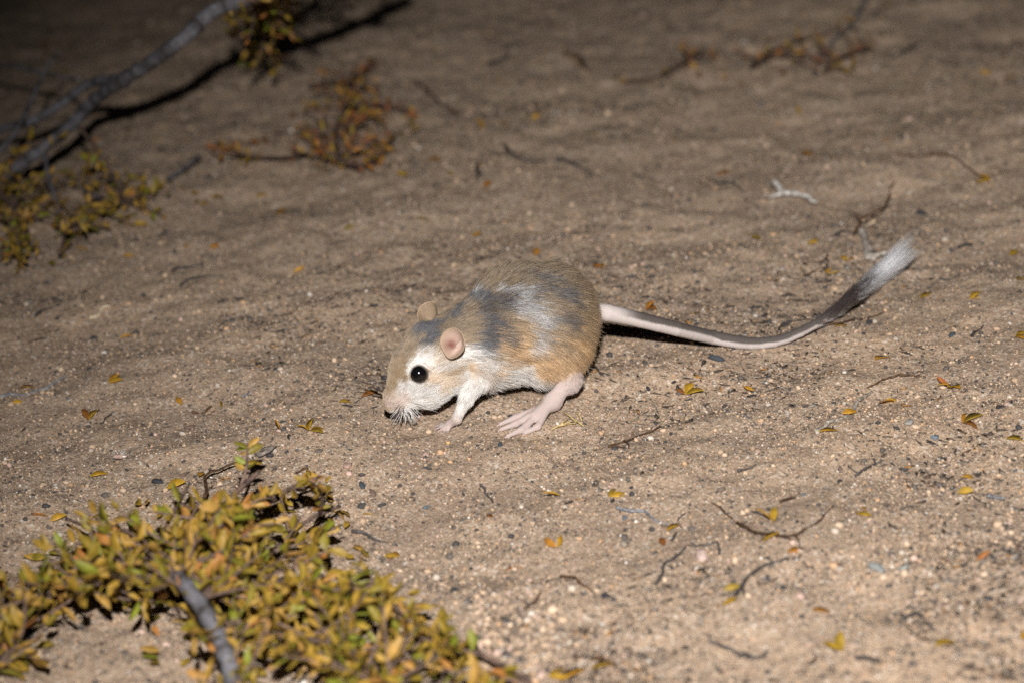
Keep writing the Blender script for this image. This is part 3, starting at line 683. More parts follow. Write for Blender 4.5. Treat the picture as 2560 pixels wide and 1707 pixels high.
# ------------------------------------------------------------------ creosote branches
def leaf_mesh(name, length=0.0076, width=0.0032, cup=0.25, bend=0.15, mat=None):
    """a small asymmetric leaflet with real thickness; base at the origin, tip along +x"""
    xs = np.array([0.0, 0.14, 0.36, 0.62, 0.85, 1.0]); ws = np.array([0.05, 0.55, 0.98, 0.92, 0.52, 0.04])
    top = []; th = 0.00022
    for x, w in zip(xs, ws):
        for k, s in enumerate((-1, 0, 1)):
            yy = s*w*width*0.5*(1.15 if s > 0 else 0.85)
            top.append((x*length, yy+0.10*width*math.sin(x*3), -bend*length*x*x+cup*abs(yy)*0.9))
    top = np.array(top); v = np.vstack([top, top-np.array([0, 0, th])]); m = len(top); f = []
    for i in range(5):
        for j in range(2):
            a = i*3+j; f.append((a, a+3, a+4, a+1)); f.append((a+m, a+1+m, a+4+m, a+3+m))
        a = i*3; f.append((a, a+m, a+3+m, a+3)); a += 2; f.append((a, a+3, a+3+m, a+m))
    return mesh_np(name, v, np.array(f), mat=mat)
LEAF_LIVE = [leaf_mesh('leaf', 0.0078*s, 0.0034*s*w, c, b, M_LIVE) for s, w, c, b in ((1, 1, .3, .12), (0.85, 0.95, .5, .3), (1.12, 0.9, .2, .22), (0.95, 1.15, .6, -.1))]
LEAF_DRY = [leaf_mesh('leaf', 0.0072*s, 0.0028*s*w, c, b, M_DRY) for s, w, c, b in ((1, 1, .6, .3), (0.85, 0.9, .9, .5), (1.05, 0.8, .5, -.3))]
def frame_mat(p, d, n):
    d = nrm(d); n = np.asarray(n, float); n = nrm(n-d*(n@d)); s = np.cross(n, d)
    return np.array([[d[0], s[0], n[0], p[0]], [d[1], s[1], n[1], p[1]], [d[2], s[2], n[2], p[2]], [0, 0, 0, 1]])
def mesh_arrays(me):
    v = np.empty(len(me.vertices)*3, np.float32); me.vertices.foreach_get('co', v)
    f = np.empty(len(me.loops), np.int32); me.loops.foreach_get('vertex_index', f); return v.reshape(-1, 3), f.reshape(-1, 4)
def inside(poly, x, y):
    c = False; n = len(poly); j = n-1
    for i in range(n):
        xi, yi = poly[i]; xj, yj = poly[j]
        if (yi > y) != (yj > y) and x < (xj-xi)*(y-yi)/(yj-yi)+xi: c = not c
        j = i
    return c
GREYB = np.array([0.125, 0.12, 0.132]); DARKN = np.array([0.045, 0.035, 0.03]); TWIGB = np.array([0.13, 0.085, 0.065])
def stem_mesh(pts, r0, r1, base_col, node=0.02, name='stem', step=0.003, sides=9):
    P = spline(pts, step); n = len(P); s = np.concatenate([[0], np.cumsum(np.linalg.norm(np.diff(P, axis=0), axis=1))])
    r = np.interp(s, [0, s[-1]], [r0, r1]); ph = (s+0.35*node*np.sin(s*37)) % node
    nod = np.exp(-((np.minimum(ph, node-ph))/0.0021)**2)
    r = r*(1+0.22*nod)*(1+0.10*(rng.random(n)-0.5))
    P = P+rng.normal(size=P.shape)*r[:, None]*0.06
    c = base_col[None]*(0.8+0.4*rng.random((n, 1))); c = c*(1-0.92*nod[:, None])+DARKN[None]*0.7*nod[:, None]
    v, f, cc = tube(P, r, sides, c, 0.12); return v, f, cc, P
def branch(name, label, cat, stems, regions, n_twigs, leaves, leafmat_s, lens=(0.02, 0.05), hmax=0.045, gap=0.0050, group=None, extra_leaf=0, seed=1, rise=0.6, keep=300, leafscale=1.0, wild=0.6):
    """stems: (points, r0, r1, colour, twig weight). Twigs sprout from the stems inside the regions; leaves sit on them in pairs."""
    rg = np.random.default_rng(seed)
    base = stems[0][0][0].copy(); base[2] = float(H(base[0], base[1]))
    root = tag(link(name, None, loc=base), label, cat, group)
    SP = []; SW = []; PRE = []
    for pts, r0, r1, col, w in stems:
        v, f, c, P = stem_mesh(np.array(pts), r0, r1, col)
        link('stem', mesh_np('stem', v-base, f, c), root, mat=M_BARK); SP.append(P); SW.append(max(w, 0)*len(P))
        if w < 0:        # a bare sprig with a few leaf pairs of its own
            for t in (0.35, 0.55, 0.72, 0.88, 0.97):
                j = min(int(t*len(P)), len(P)-2); dd = nrm(P[j+1]-P[j]); sd0 = nrm(np.cross(dd, rg.normal(size=3)))
                for sg in (-1, 1): PRE.append((P[j], nrm(dd*0.5+sd0*sg), nrm(np.array([0, -.6, .6])+rg.normal(size=3)*.4), rg.uniform(.7, 1.0)*leafscale))
    SW = np.array(SW, float)/sum(SW); LV = list(PRE); made = 0; tries = 0
    while made < n_twigs and tries < n_twigs*40:
        tries += 1; si = rg.choice(len(SP), p=SW); P = SP[si]; i = rg.integers(1, len(P)-1); d0 = nrm(P[i+1]-P[i-1])
        a = rg.uniform(0, 2*math.pi); d = nrm(0.55*d0+np.array([math.cos(a), math.sin(a), 0])*0.9+np.array([0, 0, rg.uniform(-0.25, rise)]))
        L = rg.uniform(*lens); m = max(4, int(L/0.004)); pts = [P[i].copy()]; bendv = rg.normal(size=3)*np.array([.5, .5, .3])
        for k in range(m):
            d = nrm(d+bendv*0.10+np.array([0, 0, 0.03])); q = pts[-1]+d*L/m
            g = float(H(q[0], q[1])); q[2] = min(max(q[2], g+0.002), g+hmax); pts.append(q)
        pts = np.array(pts); pr = proj(pts)
        if not all(any(inside(R, x, y) for R in regions) for x, y in pr[[len(pr)//2, -1], :2]): continue
        made += 1
        col = TWIGB*(0.7+0.6*rg.random())
        v, f, c = tube(pts, np.linspace(0.0010, 0.0005, len(pts)), 5, np.tile(col, (len(pts), 1)), 0.2)
        link('twig', mesh_np('twig', v-base, f, c), root, mat=M_BARK)
        s = 0.2
        Ls = np.linspace(0.15, 1.0, max(2, int(L/gap)))
        for t in Ls:
            x = t*(len(pts)-1); j = min(int(x), len(pts)-2); p = pts[j]+(pts[j+1]-pts[j])*(x-j); dd = nrm(pts[j+1]-pts[j])
            side = nrm(np.cross(dd, rg.normal(size=3)))
            for sg in (-1, 1):
                if rg.random() < 0.12: continue
                ld = nrm(dd*rg.uniform(0.5, 1.1)+side*sg*rg.uniform(0.5, 1.0)+rg.normal(size=3)*0.2+np.array([0, 0, 0.15]))
                nn = nrm(np.cross(ld, np.cross(dd, ld))*0.5+np.array([0, -0.25, 0.6])+rg.normal(size=3)*wild)
                q = p+ld*0.0005
                LV.append((q, ld, nn, rg.uniform(0.45, 1.22)*leafscale))
    for _ in range(extra_leaf):     # fallen leaves caught under the branch
        R = regions[rg.integers(len(regions))]; xs = [q[0] for q in R]; ys = [q[1] for q in R]
        for _t in range(40):
            x, y = rg.uniform(min(xs), max(xs)), rg.uniform(min(ys), max(ys))
            if inside(R, x, y): break
        p = G(x, y, rg.uniform(0.001, 0.006)); a = rg.uniform(0, 6.28)
        LV.append((p, np.array([math.cos(a), math.sin(a), rg.uniform(-.1, .4)]), nrm(np.array([0, -.2, 1])+rg.normal(size=3)*.4), rg.uniform(0.6, 1.1)*leafscale))
    # the leaves that show largest are objects, the rest one mass
    LVp = proj(np.array([l[0] for l in LV])); vis = (LVp[:, 0] > -60) & (LVp[:, 0] < 2620) & (LVp[:, 1] > -60) & (LVp[:, 1] < 1770)
    hgt = np.array([l[0][2]-float(H(l[0][0], l[0][1])) for l in LV]); score = np.array([l[3] for l in LV])/LVp[:, 2]*(1+12*hgt)*np.where(vis, 1, 0.05)
    order = np.argsort(-score); rv = []; rf = []; rr = []; off = 0
    for rank, ix in enumerate(order):
        p, ld, nn, sc = LV[ix]; me = leaves[ix % len(leaves)]; Mx = frame_mat(p-base, ld, nn); Mx[:3, :3] *= sc
        if rank < keep:
            o = bpy.data.objects.new('leaf', me); COL.objects.link(o); o.parent = root; o.matrix_local = Matrix(Mx.tolist())
        else:
            v, f = mesh_arrays(me); v = v@Mx[:3, :3].T+Mx[:3, 3]; rv.append(v); rf.append(f+off); off += len(v); rr.append(np.full(len(v), rg.random()))
    if rv:
        me = mesh_np('foliage', np.vstack(rv), np.vstack(rf)); at = me.attributes.new('rnd', 'FLOAT', 'POINT'); at.data.foreach_set('value', np.concatenate(rr).astype(np.float32))
        fo = link('foliage', me, root, mat=leafmat_s); tag(fo, kind='stuff')
    return root
def S(*pp): return np.array([G(x, y, h) for x, y, h in pp])
# the leafy branch lying close to the lens
near_region = [(-120, 1430), (0, 1425), (80, 1385), (130, 1310), (170, 1285), (300, 1262), (420, 1235), (470, 1215), (560, 1240), (640, 1225), (690, 1195), (790, 1170), (840, 1240), (880, 1320), (930, 1385), (975, 1465), (1060, 1510), (1120, 1560), (1190, 1625), (1290, 1690), (1340, 1760), (330, 1760), (340, 1680), (400, 1600), (350, 1540), (260, 1500), (160, 1520), (110, 1580), (95, 1690), (-120, 1760)]
branch('creosote_branch', 'dense branch of olive yellow leaflets on a thick forked grey stem', 'branch', [
    (S((600, 1840, .012), (585, 1740, .016), (566, 1640, .026), (522, 1545, .032), (478, 1480, .036), (445, 1440, .037)), 0.0040, 0.0034, GREYB, 0.7),
    (S((446, 1444, .036), (380, 1440, .036), (300, 1448, .034), (205, 1455, .031), (130, 1480, .026), (70, 1545, .014), (25, 1610, .010), (-20, 1690, .008)), 0.0030, 0.0016, TWIGB*1.0, 2.8),
    (S((446, 1444, .036), (470, 1385, .036), (530, 1300, .035), (592, 1228, .034), (648, 1178, .034)), 0.0027, 0.0011, TWIGB*1.2, 1.8),
    (S((500, 1500, .032), (580, 1442, .031), (700, 1455, .028), (860, 1482, .022), (980, 1530, .014), (1110, 1590, .012), (1290, 1680, .009), (1340, 1720, .008)), 0.0024, 0.0010, TWIGB*1.1, 3.0),
    (S((540, 1290, .024), (640, 1262, .022), (735, 1215, .022), (800, 1190, .024)), 0.0014, 0.0007, TWIGB, 1.3),
    (S((610, 1440, .02), (690, 1370, .018), (770, 1300, .016), (850, 1265, .013)), 0.0014, 0.0007, TWIGB, 1.5),
    (S((600, 1225, .028), (615, 1170, .034), (620, 1108, .040)), 0.0010, 0.0005, TWIGB*1.3, -1),
    (S((545, 1600, .020), (640, 1560, .018), (760, 1590, .015), (900, 1660, .012), (1000, 1740, .009)), 0.0018, 0.0008, TWIGB, 2.4),
    (S((330, 1447, .024), (290, 1380, .022), (220, 1320, .018), (165, 1295, .014)), 0.0014, 0.0007, TWIGB, 1.4),
    (S((440, 1430, .024), (410, 1340, .022), (440, 1270, .022), (470, 1215, .024)), 0.0014, 0.0007, TWIGB, 1.4),
    ], [near_region], 225, LEAF_LIVE, M_LIVE_S, (0.018, 0.044), 0.060, 0.0056, extra_leaf=170, seed=11, leafscale=1.2, rise=0.8, wild=0.95)
# the grey branches hanging over the sand at the back, far side
far_region = [(-150, 330), (30, 300), (140, 300), (150, 340), (120, 420), (140, 520), (110, 640), (20, 700), (-150, 720)]
spr1 = [(130, 300), (330, 300), (340, 560), (260, 560), (180, 480)]; spr2 = [(90, 110), (190, 90), (190, 230), (120, 240)]
clump = [(570, -30), (760, -40), (740, 90), (715, 175), (690, 185), (620, 160), (590, 150)]; overtop = [(560, -220), (1050, -260), (980, -20), (620, -10)]
branch('creosote_branch', 'bare banded grey branch raised over the dim sand, yellow leaf sprays hanging below', 'branch', [
    (S((-90, 500, .010), (0, 446, .018), (116, 366, .035), (187, 303, .045), (232, 254, .052), (303, 205, .070), (357, 170, .085), (446, 107, .110), (500, 58, .120), (536, 27, .125), (650, -15, .135), (820, -70, .14), (1000, -150, .14)), 0.0034, 0.0052, GREYB, 0.55),
    (S((-60, 350, .030), (13, 321, .035), (80, 303, .042), (156, 259, .052), (223, 210, .064), (303, 195, .070), (357, 172, .085)), 0.0026, 0.0032, GREYB, 0.5),
    (S((-30, 400, .03), (30, 345, .040), (75, 260, .055), (100, 205, .065), (120, 165, .072), (150, 130, .080)), 0.0020, 0.0010, GREYB*0.9, 0.5),
    (S((-60, 160, .05), (40, 168, .055), (100, 182, .056), (200, 200, .060)), 0.0014, 0.0011, GREYB*1.1, 0.05),
    (S((112, 380, .030), (120, 440, .020), (140, 500, .012), (150, 545, .006)), 0.0016, 0.0012, GREYB*0.9, 0.6),
    (S((200, 320, .04), (262, 400, .028), (290, 450, .018), (320, 520, .008)), 0.0013, 0.0008, TWIGB, 1.5),
    (S((-60, 470, .012), (20, 500, .012), (60, 560, .010), (40, 640, .008)), 0.0018, 0.0010, TWIGB, 2.6),
    (S((640, -30, .12), (655, 20, .085), (660, 80, .055), (655, 130, .035)), 0.0016, 0.0008, TWIGB, 7.0),
    (S((700, -60, .12), (780, -90, .09), (900, -110, .07)), 0.0030, 0.0016, GREYB*0.7, 1.6),
    ], [far_region, spr1, spr2, clump, overtop], 165, LEAF_LIVE, M_LIVE_S, (0.018, 0.042), 0.15, 0.0060, extra_leaf=70, seed=23, rise=0.2, leafscale=0.95)
# drifts of dry leaf litter with twigs behind the animal
lit1 = [(760, 190), (830, 165), (900, 140), (960, 130), (940, 200), (900, 240), (780, 235)]
lit2 = [(740, 260), (860, 230), (1010, 230), (1080, 300), (1000, 340), (960, 400), (900, 435), (820, 440), (770, 400), (560, 400), (520, 360), (640, 340)]
branch('dead_creosote_sprig', 'tangle of dry brown twigs and rusty leaflets on the sand behind the animal', 'dead sprig', [
    (S((985, 340, .004), (960, 385, .006), (905, 415, .008), (850, 405, .008), (800, 375, .006)), 0.0013, 0.0008, TWIGB*0.5, 1.0),
    (S((850, 405, .008), (840, 330, .012), (870, 260, .014), (880, 200, .016), (935, 150, .014)), 0.0014, 0.0008, TWIGB*0.5, 1.4),
    (S((870, 270, .010), (950, 262, .008), (1040, 285, .005)), 0.0011, 0.0007, TWIGB*0.6, 1.2),
    (S((800, 375, .006), (700, 395, .006), (600, 385, .005), (540, 355, .004)), 0.0011, 0.0007, TWIGB*0.5, 0.8),
    (S((890, 195, .012), (830, 205, .010), (770, 220, .006)), 0.0011, 0.0007, TWIGB*0.5, 1.4),
    ], [lit1, lit2], 62, LEAF_DRY, M_DRY_S, (0.012, 0.030), 0.022, 0.0058, extra_leaf=60, seed=31, keep=220, rise=0.35)
lit4 = [(1640, 210), (1700, 110), (1900, 70), (2180, 40), (2260, 150), (2130, 200), (1960, 190), (1860, 230)]
branch('dead_creosote_sprig', 'thin scatter of dry brown sprigs around the dark back root', 'dead sprig', [
    (S((1880, 170, .004), (1940, 140, .006), (2000, 150, .006)), 0.0012, 0.0007, TWIGB*0.5, 1.0),
    (S((2060, 175, .004), (2110, 140, .006), (2180, 120, .005)), 0.0012, 0.0007, TWIGB*0.5, 1.0),
    (S((1660, 190, .004), (1720, 150, .006), (1760, 130, .005)), 0.0012, 0.0007, TWIGB*0.5, 1.0),
    ], [lit4], 16, LEAF_DRY, M_DRY_S, (0.012, 0.030), 0.018, 0.0075, extra_leaf=24, seed=51, keep=200, rise=0.3)
lit3 = [(150, 420), (420, 400), (560, 430), (560, 500), (330, 560), (180, 650), (130, 690), (100, 600)]
branch('dead_creosote_sprig', 'sparse dry twigs with a few yellow leaflets beneath the raised grey branch', 'dead sprig', [
    (S((160, 600, .004), (200, 560, .008), (250, 520, .010), (300, 490, .010), (345, 470, .008)), 0.0012, 0.0007, TWIGB*0.6, 1.0),
    (S((210, 480, .010), (290, 505, .008), (370, 495, .005)), 0.0014, 0.0009, GREYB*0.7, 0.6),
    (S((420, 450, .005), (470, 415, .006), (500, 392, .006)), 0.0014, 0.0010, GREYB*0.9, 0.2),
    (S((150, 640, .004), (160, 590, .010), (150, 545, .012)), 0.0013, 0.0008, TWIGB*0.6, 0.8),
    ], [lit3], 30, LEAF_LIVE, M_LIVE_S, (0.012, 0.030), 0.022, 0.0062, extra_leaf=45, seed=41, keep=200, rise=0.35)

# ------------------------------------------------------------------ litter lying on the sand, each piece a thing
def terrain_n(x, y, e=0.004):
    return nrm([-(float(H(x+e, y))-float(H(x-e, y)))/(2*e), -(float(H(x, y+e))-float(H(x, y-e)))/(2*e), 1.0])
MARKS = [('tail brush', 2200, 690), ('tail root', 1520, 830), ('long hind foot', 1330, 1060), ('whiskered nose', 965, 1045), ('grey flank', 1300, 640), ('resting tail bend', 1900, 880), ('dense leafy branch', 700, 1400), ('dense branch tip', 1250, 1640),
         ('raised grey branch', 250, 420), ('hanging leaf spray', 660, 150), ('rusty tangle', 880, 360), ('white splinter', 1990, 490), ('hooked wood chip', 2180, 630), ('knobbly brown twig', 2370, 395), ('pale stick', 2080, 1060), ('bow-shaped twig', 1940, 1410),
         ('hooked dark twig', 1700, 1390), ('bluish twig', 1610, 1290), ('three-leaf cluster', 2405, 1055), ('dark back root', 2010, 105), ('orange leaflet pair', 220, 1050), ('grey stick', 80, 985), ('fluffy white seed', 298, 1140), ('star-shaped cluster', 772, 1075),
         ('forked black twig', 1430, 405), ('wiry root', 1960, 1335), ('flat grey stone', 2192, 1418), ('splayed twig', 2170, 1172), ('black oval pebble', 1512, 1490), ('gravel bank', 1330, 1560), ('straw-coloured stalk', 250, 780), ('forked hair-thin twig', 900, 775), ('charcoal lump', 905, 1264), ('black hook twig', 1205, 415), ('black peg twig', 2445, 828)]
MARKP = np.array([G(x, y)[:2] for _, x, y in MARKS])
def where(p):
    d = np.hypot(*(MARKP-np.asarray(p)[:2]).T); a, b = np.argsort(d)[:2]
    return 'between the %s and the %s' % (MARKS[a][0], MARKS[b][0]) if d[b] < 3.5*d[a] else 'right beside the %s' % MARKS[a][0]
LEAF_GOLD = [leaf_mesh('leaflet', 0.0080*s, 0.0031*s*w, c, b, M_GOLD) for s, w, c, b in ((1, 1, .5, .15), (0.9, 0.8, .8, .35), (1.1, 0.95, .4, .25), (0.95, 1.2, .9, -.15))]
LR = np.random.default_rng(77)
def one_leaf(p, ang, sc, tilt=None):
    d = np.array([math.cos(ang), math.sin(ang), LR.uniform(0.0, 0.35) if tilt is None else tilt])
    return frame_mat(p, d, nrm(terrain_n(p[0], p[1])+LR.normal(size=3)*0.35)), sc
LGROUP = 'yellow leaflets fallen on the sand'; PGROUP = 'paired yellow leaflets fallen on the sand'
def put_leaf(px, py, n=1, ang=None, sc=1.0, label=None, dry=False):
    ml = LEAF_DRY if dry else LEAF_GOLD
    p = G(px, py, 0.0012); ang = LR.uniform(0, 6.28) if ang is None else ang
    if n == 1:
        M, s = one_leaf(p, ang, sc); M[:3, :3] *= s
        o = link('fallen_leaflet', ml[LR.integers(len(ml))]); o.matrix_local = Matrix(M.tolist())
        tag(o, label or (('dry brown leaflet ' if dry else 'single yellow leaflet ')+where(p)), 'leaf', None if label else ('dry brown leaflets on the sand' if dry else LGROUP)); return
    root = tag(link('leaflet_sprig' if n > 2 else 'leaflet_pair', None, loc=p), label or (('joined yellow leaflet pair ' if n == 2 else 'yellow leaflet cluster ')+where(p)), 'leaf', None if label else (PGROUP if n == 2 else 'leaflet clusters fallen on the sand'))
    for k in range(n):
        a = ang+(k-(n-1)/2)*(0.85 if n == 2 else 1.0)+LR.normal()*0.15
        M, s = one_leaf(np.zeros(3), a, sc*LR.uniform(.85, 1.1), LR.uniform(0.05, 0.55)); M[:3, :3] *= s
        M[:3, 3] = [0.0006*math.cos(a), 0.0006*math.sin(a), 0]
        o = bpy.data.objects.new('leaflet', ml[LR.integers(len(ml))]); COL.objects.link(o); o.parent = root; o.matrix_local = Matrix(M.tolist())
for a in ((733, 681, 1, 0.2, 1.0), (1885, 976), (1790, 436, 1, 0.1, 1.2), (2007, 386, 3), (2087, 814, 1, 0.1, 1.0), (2300, 746, 1, 0.4), (2280, 622, 1, .5), (2480, 449, 2), (2525, 640, 1), (2535, 841, 2),
          (2380, 963, 3, None, 1.0), (2210, 1003), (2105, 1033, 1, .3), (2235, 1002), (2515, 1095, 1, 0.05, 1.35), (2405, 1191, 1, 0.0, 1.0), (1520, 1240, 2, 0.5), (1668, 1325, 1, .8, 1.1), (1662, 1362, 1, 1.7, 1.0),
          (1935, 1302, 2, 1.9, 1.25), (1908, 1350, 1, .2, 1.1), (1968, 1378, 1, 0.1, 1.2), (1808, 1475, 1, .1), (1842, 1492), (2030, 1524, 1, .1, 1.1), (2335, 1614, 1, 0.4, 1.6), (2108, 1625, 2, 2.0, 1.3), (2545, 1588, 2, None, 1.3), (2180, 1288, 1, 2.5, 1.0),
          (1262, 1425, 1, .5, 1.0), (300, 846, 1, 0.8, 1.0), (455 // 1, 1010), (50, 968, 1, .2, 1.0), (27, 1007, 1, .1), (905, 990, 1, .3, 1.1), (848, 1004, 1, 0.2, .9), (417, 1221, 1, .3, 1.3), (125, 1302, 1, .4, 1.1), (80, 1285),
          (640, 492, 1, .3, 1.1), (1040, 549, 1, .2), (690, 535), (525, 622, 1, .7), (463, 620, 1, 1.2), (1070, 402, 1, .0, 1.1), (1020, 438), (1215, 315, 2), (1270, 318), (1330, 300, 1, .9), (1480, 335, 1, .2), (1255, 190, 1), (1445, 165), (1550, 195, 2),
          (1810, 185, 1), (1800, 150), (2000, 285), (2450, 180), (2510, 195, 2), (2230, 15), (2040, 820), (2395, 1230), (1400, 1700, 1, .3, 1.5), (1480, 1670, 1, .2, 1.2), (1370, 1690, 2, .2, 1.2), (905, 1283, 1, .1, .9), (1400, 1238), (700, 1072, 1, 2.2, .9), (553, 1016, 1, 1.9, .8), (225, 1190, 1, .2),
          (1115, 430), (1210, 470), (1340, 640), (2045, 600), (1905, 598, 1), (1000, 1390, 2, 2.6), (500, 1180), (190, 620), (350, 530), (335, 640)):
    put_leaf(*a)
for a in ((1478, 666, 2, -0.3, 1.05, 'two bright yellow leaflets on the sand just above the crouching back'), (1612, 774, 2, 0.2, 1.0, 'yellow leaflet pair on the sand directly behind the tail root'),
          (2185, 898, 2, 0.4, 1.0, 'narrow yellow leaflet pair forming a V on bare sand below the tail brush'), (2423, 748, 2, 0.3, 1.15, 'yellow leaflet pair on the sand to the right of the tail brush tip'),
          (2122, 652, 2, 1.5, .95, 'upright yellow leaflet pair spread like a V behind the tail brush'), (2070, 686, 2, .8, .85, 'curled yellow leaflet pair beside the short brown twig behind the tail'),
          (1712, 985, 3, 0.9, 1.15, 'yellow leaflet cluster on a straw-thin stalk below the tail'), (2405, 1055, 3, 0.1, 1.35, 'large curled three-leaf yellow cluster on pale sand'),
          (1392, 1368, 2, 1.6, 1.2, 'rusty and yellow leaflet pair standing on the foreground sand'), (220, 1048, 2, 1.5, 1.3, 'upright orange leaflet pair, open like a beak, on bare sand'),
          (772, 1075, 4, 0.9, 1.1, 'star-shaped yellow leaflet cluster in front of the nose'), (270, 957, 2, 0.5, 1.1, 'orange leaflet pair beside dark crumbs, near the grey stick'),
          (2045, 1078, 2, .3, 1.0, 'yellow leaflet pair at the lower end of the pale stick')):
    put_leaf(*a)
for a in ((2370, 960), (2540, 700, 1, None, 1.2), (1215, 1285), (985, 1392), (1180, 590), (860, 575), (2160, 1275, 1), (2440, 1400, 1)):
    put_leaf(*a, **({} if len(a) > 5 else {'dry': True}))

# twigs
def crook(pts, r):
    A = spline(np.array(pts), 0.0065); t = np.linspace(0, 1, len(A)); A[1:-1] += LR.normal(size=(len(A)-2, 3))*np.array([1, 1, .3])*max(0.0009, r*0.8)
    m = max(6, len(A)*4); return np.stack([np.interp(np.linspace(0, 1, m), t, A[:, i]) for i in range(3)], 1)
TGROUP = 'thin dark twigs lying on the sand'
def twig(pts, r0, r1=None, col=TWIGB*0.6, label=None, lift=0.0, name='twig', side=()):
    r1 = r0*0.6 if r1 is None else r1
    r0 *= 0.88; r1 *= 0.88; P = crook([G(x, y, r0*0.8+lift) for x, y in pts], r0); n = len(P)
    P[:, 2] += 0.0008*np.sin(np.linspace(0, 5, n)+LR.uniform(0, 6))
    def ar(P, r0, r1):
        n = len(P); r = np.linspace(r0, r1, n)*(1+0.35*(LR.random(n)-0.5)); c = np.asarray(col)[None]*(0.65+0.7*LR.random((n, 1)))
        return tube(P, r, 7, c, 0.25)
    v, f, c = ar(P, r0, r1); base = P[0]
    lab = label or 'thin dark twig '+where(P[len(P)//2]); grp = None if label else TGROUP
    if not side:
        o = link(name, mesh_np(name, v-base, f, c), None, base, M_BARK); return tag(o, lab, 'twig', grp)
    root = tag(link(name, None, loc=base), lab, 'twig', grp); link('main_stem', mesh_np('main_stem', v-base, f, c), root, mat=M_BARK)
    for pp in side:
        Q = crook([G(x, y, r0*0.8+lift) for x, y in pp], r0); v, f, c = ar(Q, r0*0.8, r1*0.7); link('side_shoot', mesh_np('side_shoot', v-base, f, c), root, mat=M_BARK)
DK = np.array([0.045, 0.04, 0.038]); BRN = np.array([0.12, 0.065, 0.035]); PALE = np.array([0.46, 0.40, 0.33]); GRY = np.array([0.20, 0.20, 0.21])
twig([(-30, 1000), (0, 990), (60, 984), (110, 966), (165, 940)], .0013, .0007, GRY, 'grey stick with a dark underside, beside an orange leaflet')
twig([(868, 792), (900, 775), (930, 764)], .0005, .0005, DK, 'forked hair-thin twig ending in a black seed', side=[[(903, 772), (906, 748)], [(900, 775), (878, 785)]])
twig([(988, 730), (1012, 720), (1040, 714)], .0008, .0006, DK, 'short black twig on the sand above the ears')
twig([(1490, 920), (1515, 938), (1540, 957)], .0006, .0004, DK, 'thin black stick slanting on the sand right of the heel')
twig([(1522, 1116), (1555, 1102), (1600, 1088), (1650, 1068)], .0009, .0005, BRN*.55, 'dark brittle twig with a flat bark scrap at its end', side=[[(1560, 1100), (1572, 1120)], [(1528, 1114), (1565, 1118)]])
twig([(2168, 966), (2205, 952), (2250, 940), (2300, 941)], .0008, .0005, BRN*.7, 'reddish brown knotted twig on the right-hand sand')
twig([(2040, 1078), (2075, 1058), (2120, 1035)], .0012, .0010, PALE*.75, 'pale grey straight stick, half sunk in the sand')
twig([(2124, 1032), (2150, 1003), (2180, 976)], .0012, .0009, PALE*.6, 'weathered grey stick pointing away from the pale one')
twig([(2492, 1018), (2530, 1006)], .0011, .0008, DK, 'stubby black stick beside the large three-leaf cluster')
twig([(2430, 842), (2446, 828), (2458, 812)], .0010, .0006, DK, 'short black peg-like twig on the far right sand')
twig([(1542, 1268), (1580, 1276), (1625, 1290), (1660, 1308), (1682, 1322)], .0009, .0006, np.array([.17, .175, .19]), 'bluish grey curved twig ending at yellow leaflets')
twig([(1680, 1350), (1695, 1315), (1712, 1285)], .0008, .0004, DK, 'dark bent twig crossing the bluish curved twig')
twig([(1640, 1462), (1668, 1410), (1700, 1378), (1740, 1360), (1792, 1352), (1798, 1388)], .0009, .0006, DK*1.3, 'hooked dark twig arching around the pale pink stone')
twig([(1838, 1488), (1868, 1445), (1910, 1412), (1965, 1392), (2010, 1402), (2032, 1418)], .0010, .0006, DK*1.2, 'long bow-shaped dark twig on the foreground sand')
twig([(1842, 1308), (1880, 1330), (1935, 1340), (1985, 1334), (2030, 1310), (2082, 1262)], .0010, .0005, BRN*.5, 'wiry dark root with side shoots under yellow leaflets', side=[[(1985, 1334), (2000, 1365)], [(1935, 1338), (1900, 1352)], [(1960, 1338), (1990, 1350)]])
twig([(1772, 1600), (1810, 1622), (1850, 1640)], .0011, .0007, DK*1.6)
twig([(1856, 1640), (1885, 1638), (1915, 1634)], .0014, .0008, DK)
twig([(1402, 1440), (1445, 1455), (1482, 1475)], .0009, .0006, BRN*.6)
twig([(2138, 1190), (2172, 1172), (2210, 1146)], .0008, .0005, DK*1.4, 'splayed dark twig with a crumbly end', side=[[(2190, 1160), (2178, 1132)], [(2150, 1185), (2120, 1165)]])
twig([(1200, 1214), (1222, 1230), (1232, 1256)], .0008, .0005, DK*1.5, 'little curved dark twig on gravel in front of the hind toes')
twig([(1936, 458), (1958, 480), (1990, 484), (2015, 493), (2040, 508)], .0022, .0012, np.array([.46, .43, .395]), 'bleached white forked wood splinter on the sand', lift=.003, name='wood_splinter', side=[[(1990, 486), (1950, 488), (1925, 495)]])
twig([(1903, 499), (1930, 494), (1962, 490)], .0013, .0009, DK, 'dark stick under the bleached white splinter')
twig([(1788, 462), (1825, 458), (1850, 472), (1866, 496), (1868, 528)], .0008, .0005, DK, 'thin dark twig bent like a bow, left of the white splinter')
twig([(2148, 575), (2162, 606), (2178, 640), (2215, 634)], .0026, .0016, np.array([.30, .26, .225]), 'weathered pale wood chip with a hooked foot behind the tail brush', lift=.0015, name='wood_chip', side=[[(2160, 590), (2180, 625)], [(2178, 636), (2166, 645)]])
twig([(2135, 582), (2160, 552), (2190, 535), (2212, 512), (2222, 480), (2236, 452)], .0008, .0006, BRN, 'curving brown stalk with a withered flower head, rising by the wood chip', lift=.006, name='dry_stalk', side=[[(2165, 548), (2140, 536), (2122, 528)]])
twig([(2240, 384), (2300, 392), (2370, 390), (2400, 410), (2435, 432), (2480, 448)], .0010, .0006, BRN*.7, 'long knobbly brown twig ending in a yellow leaflet pair')
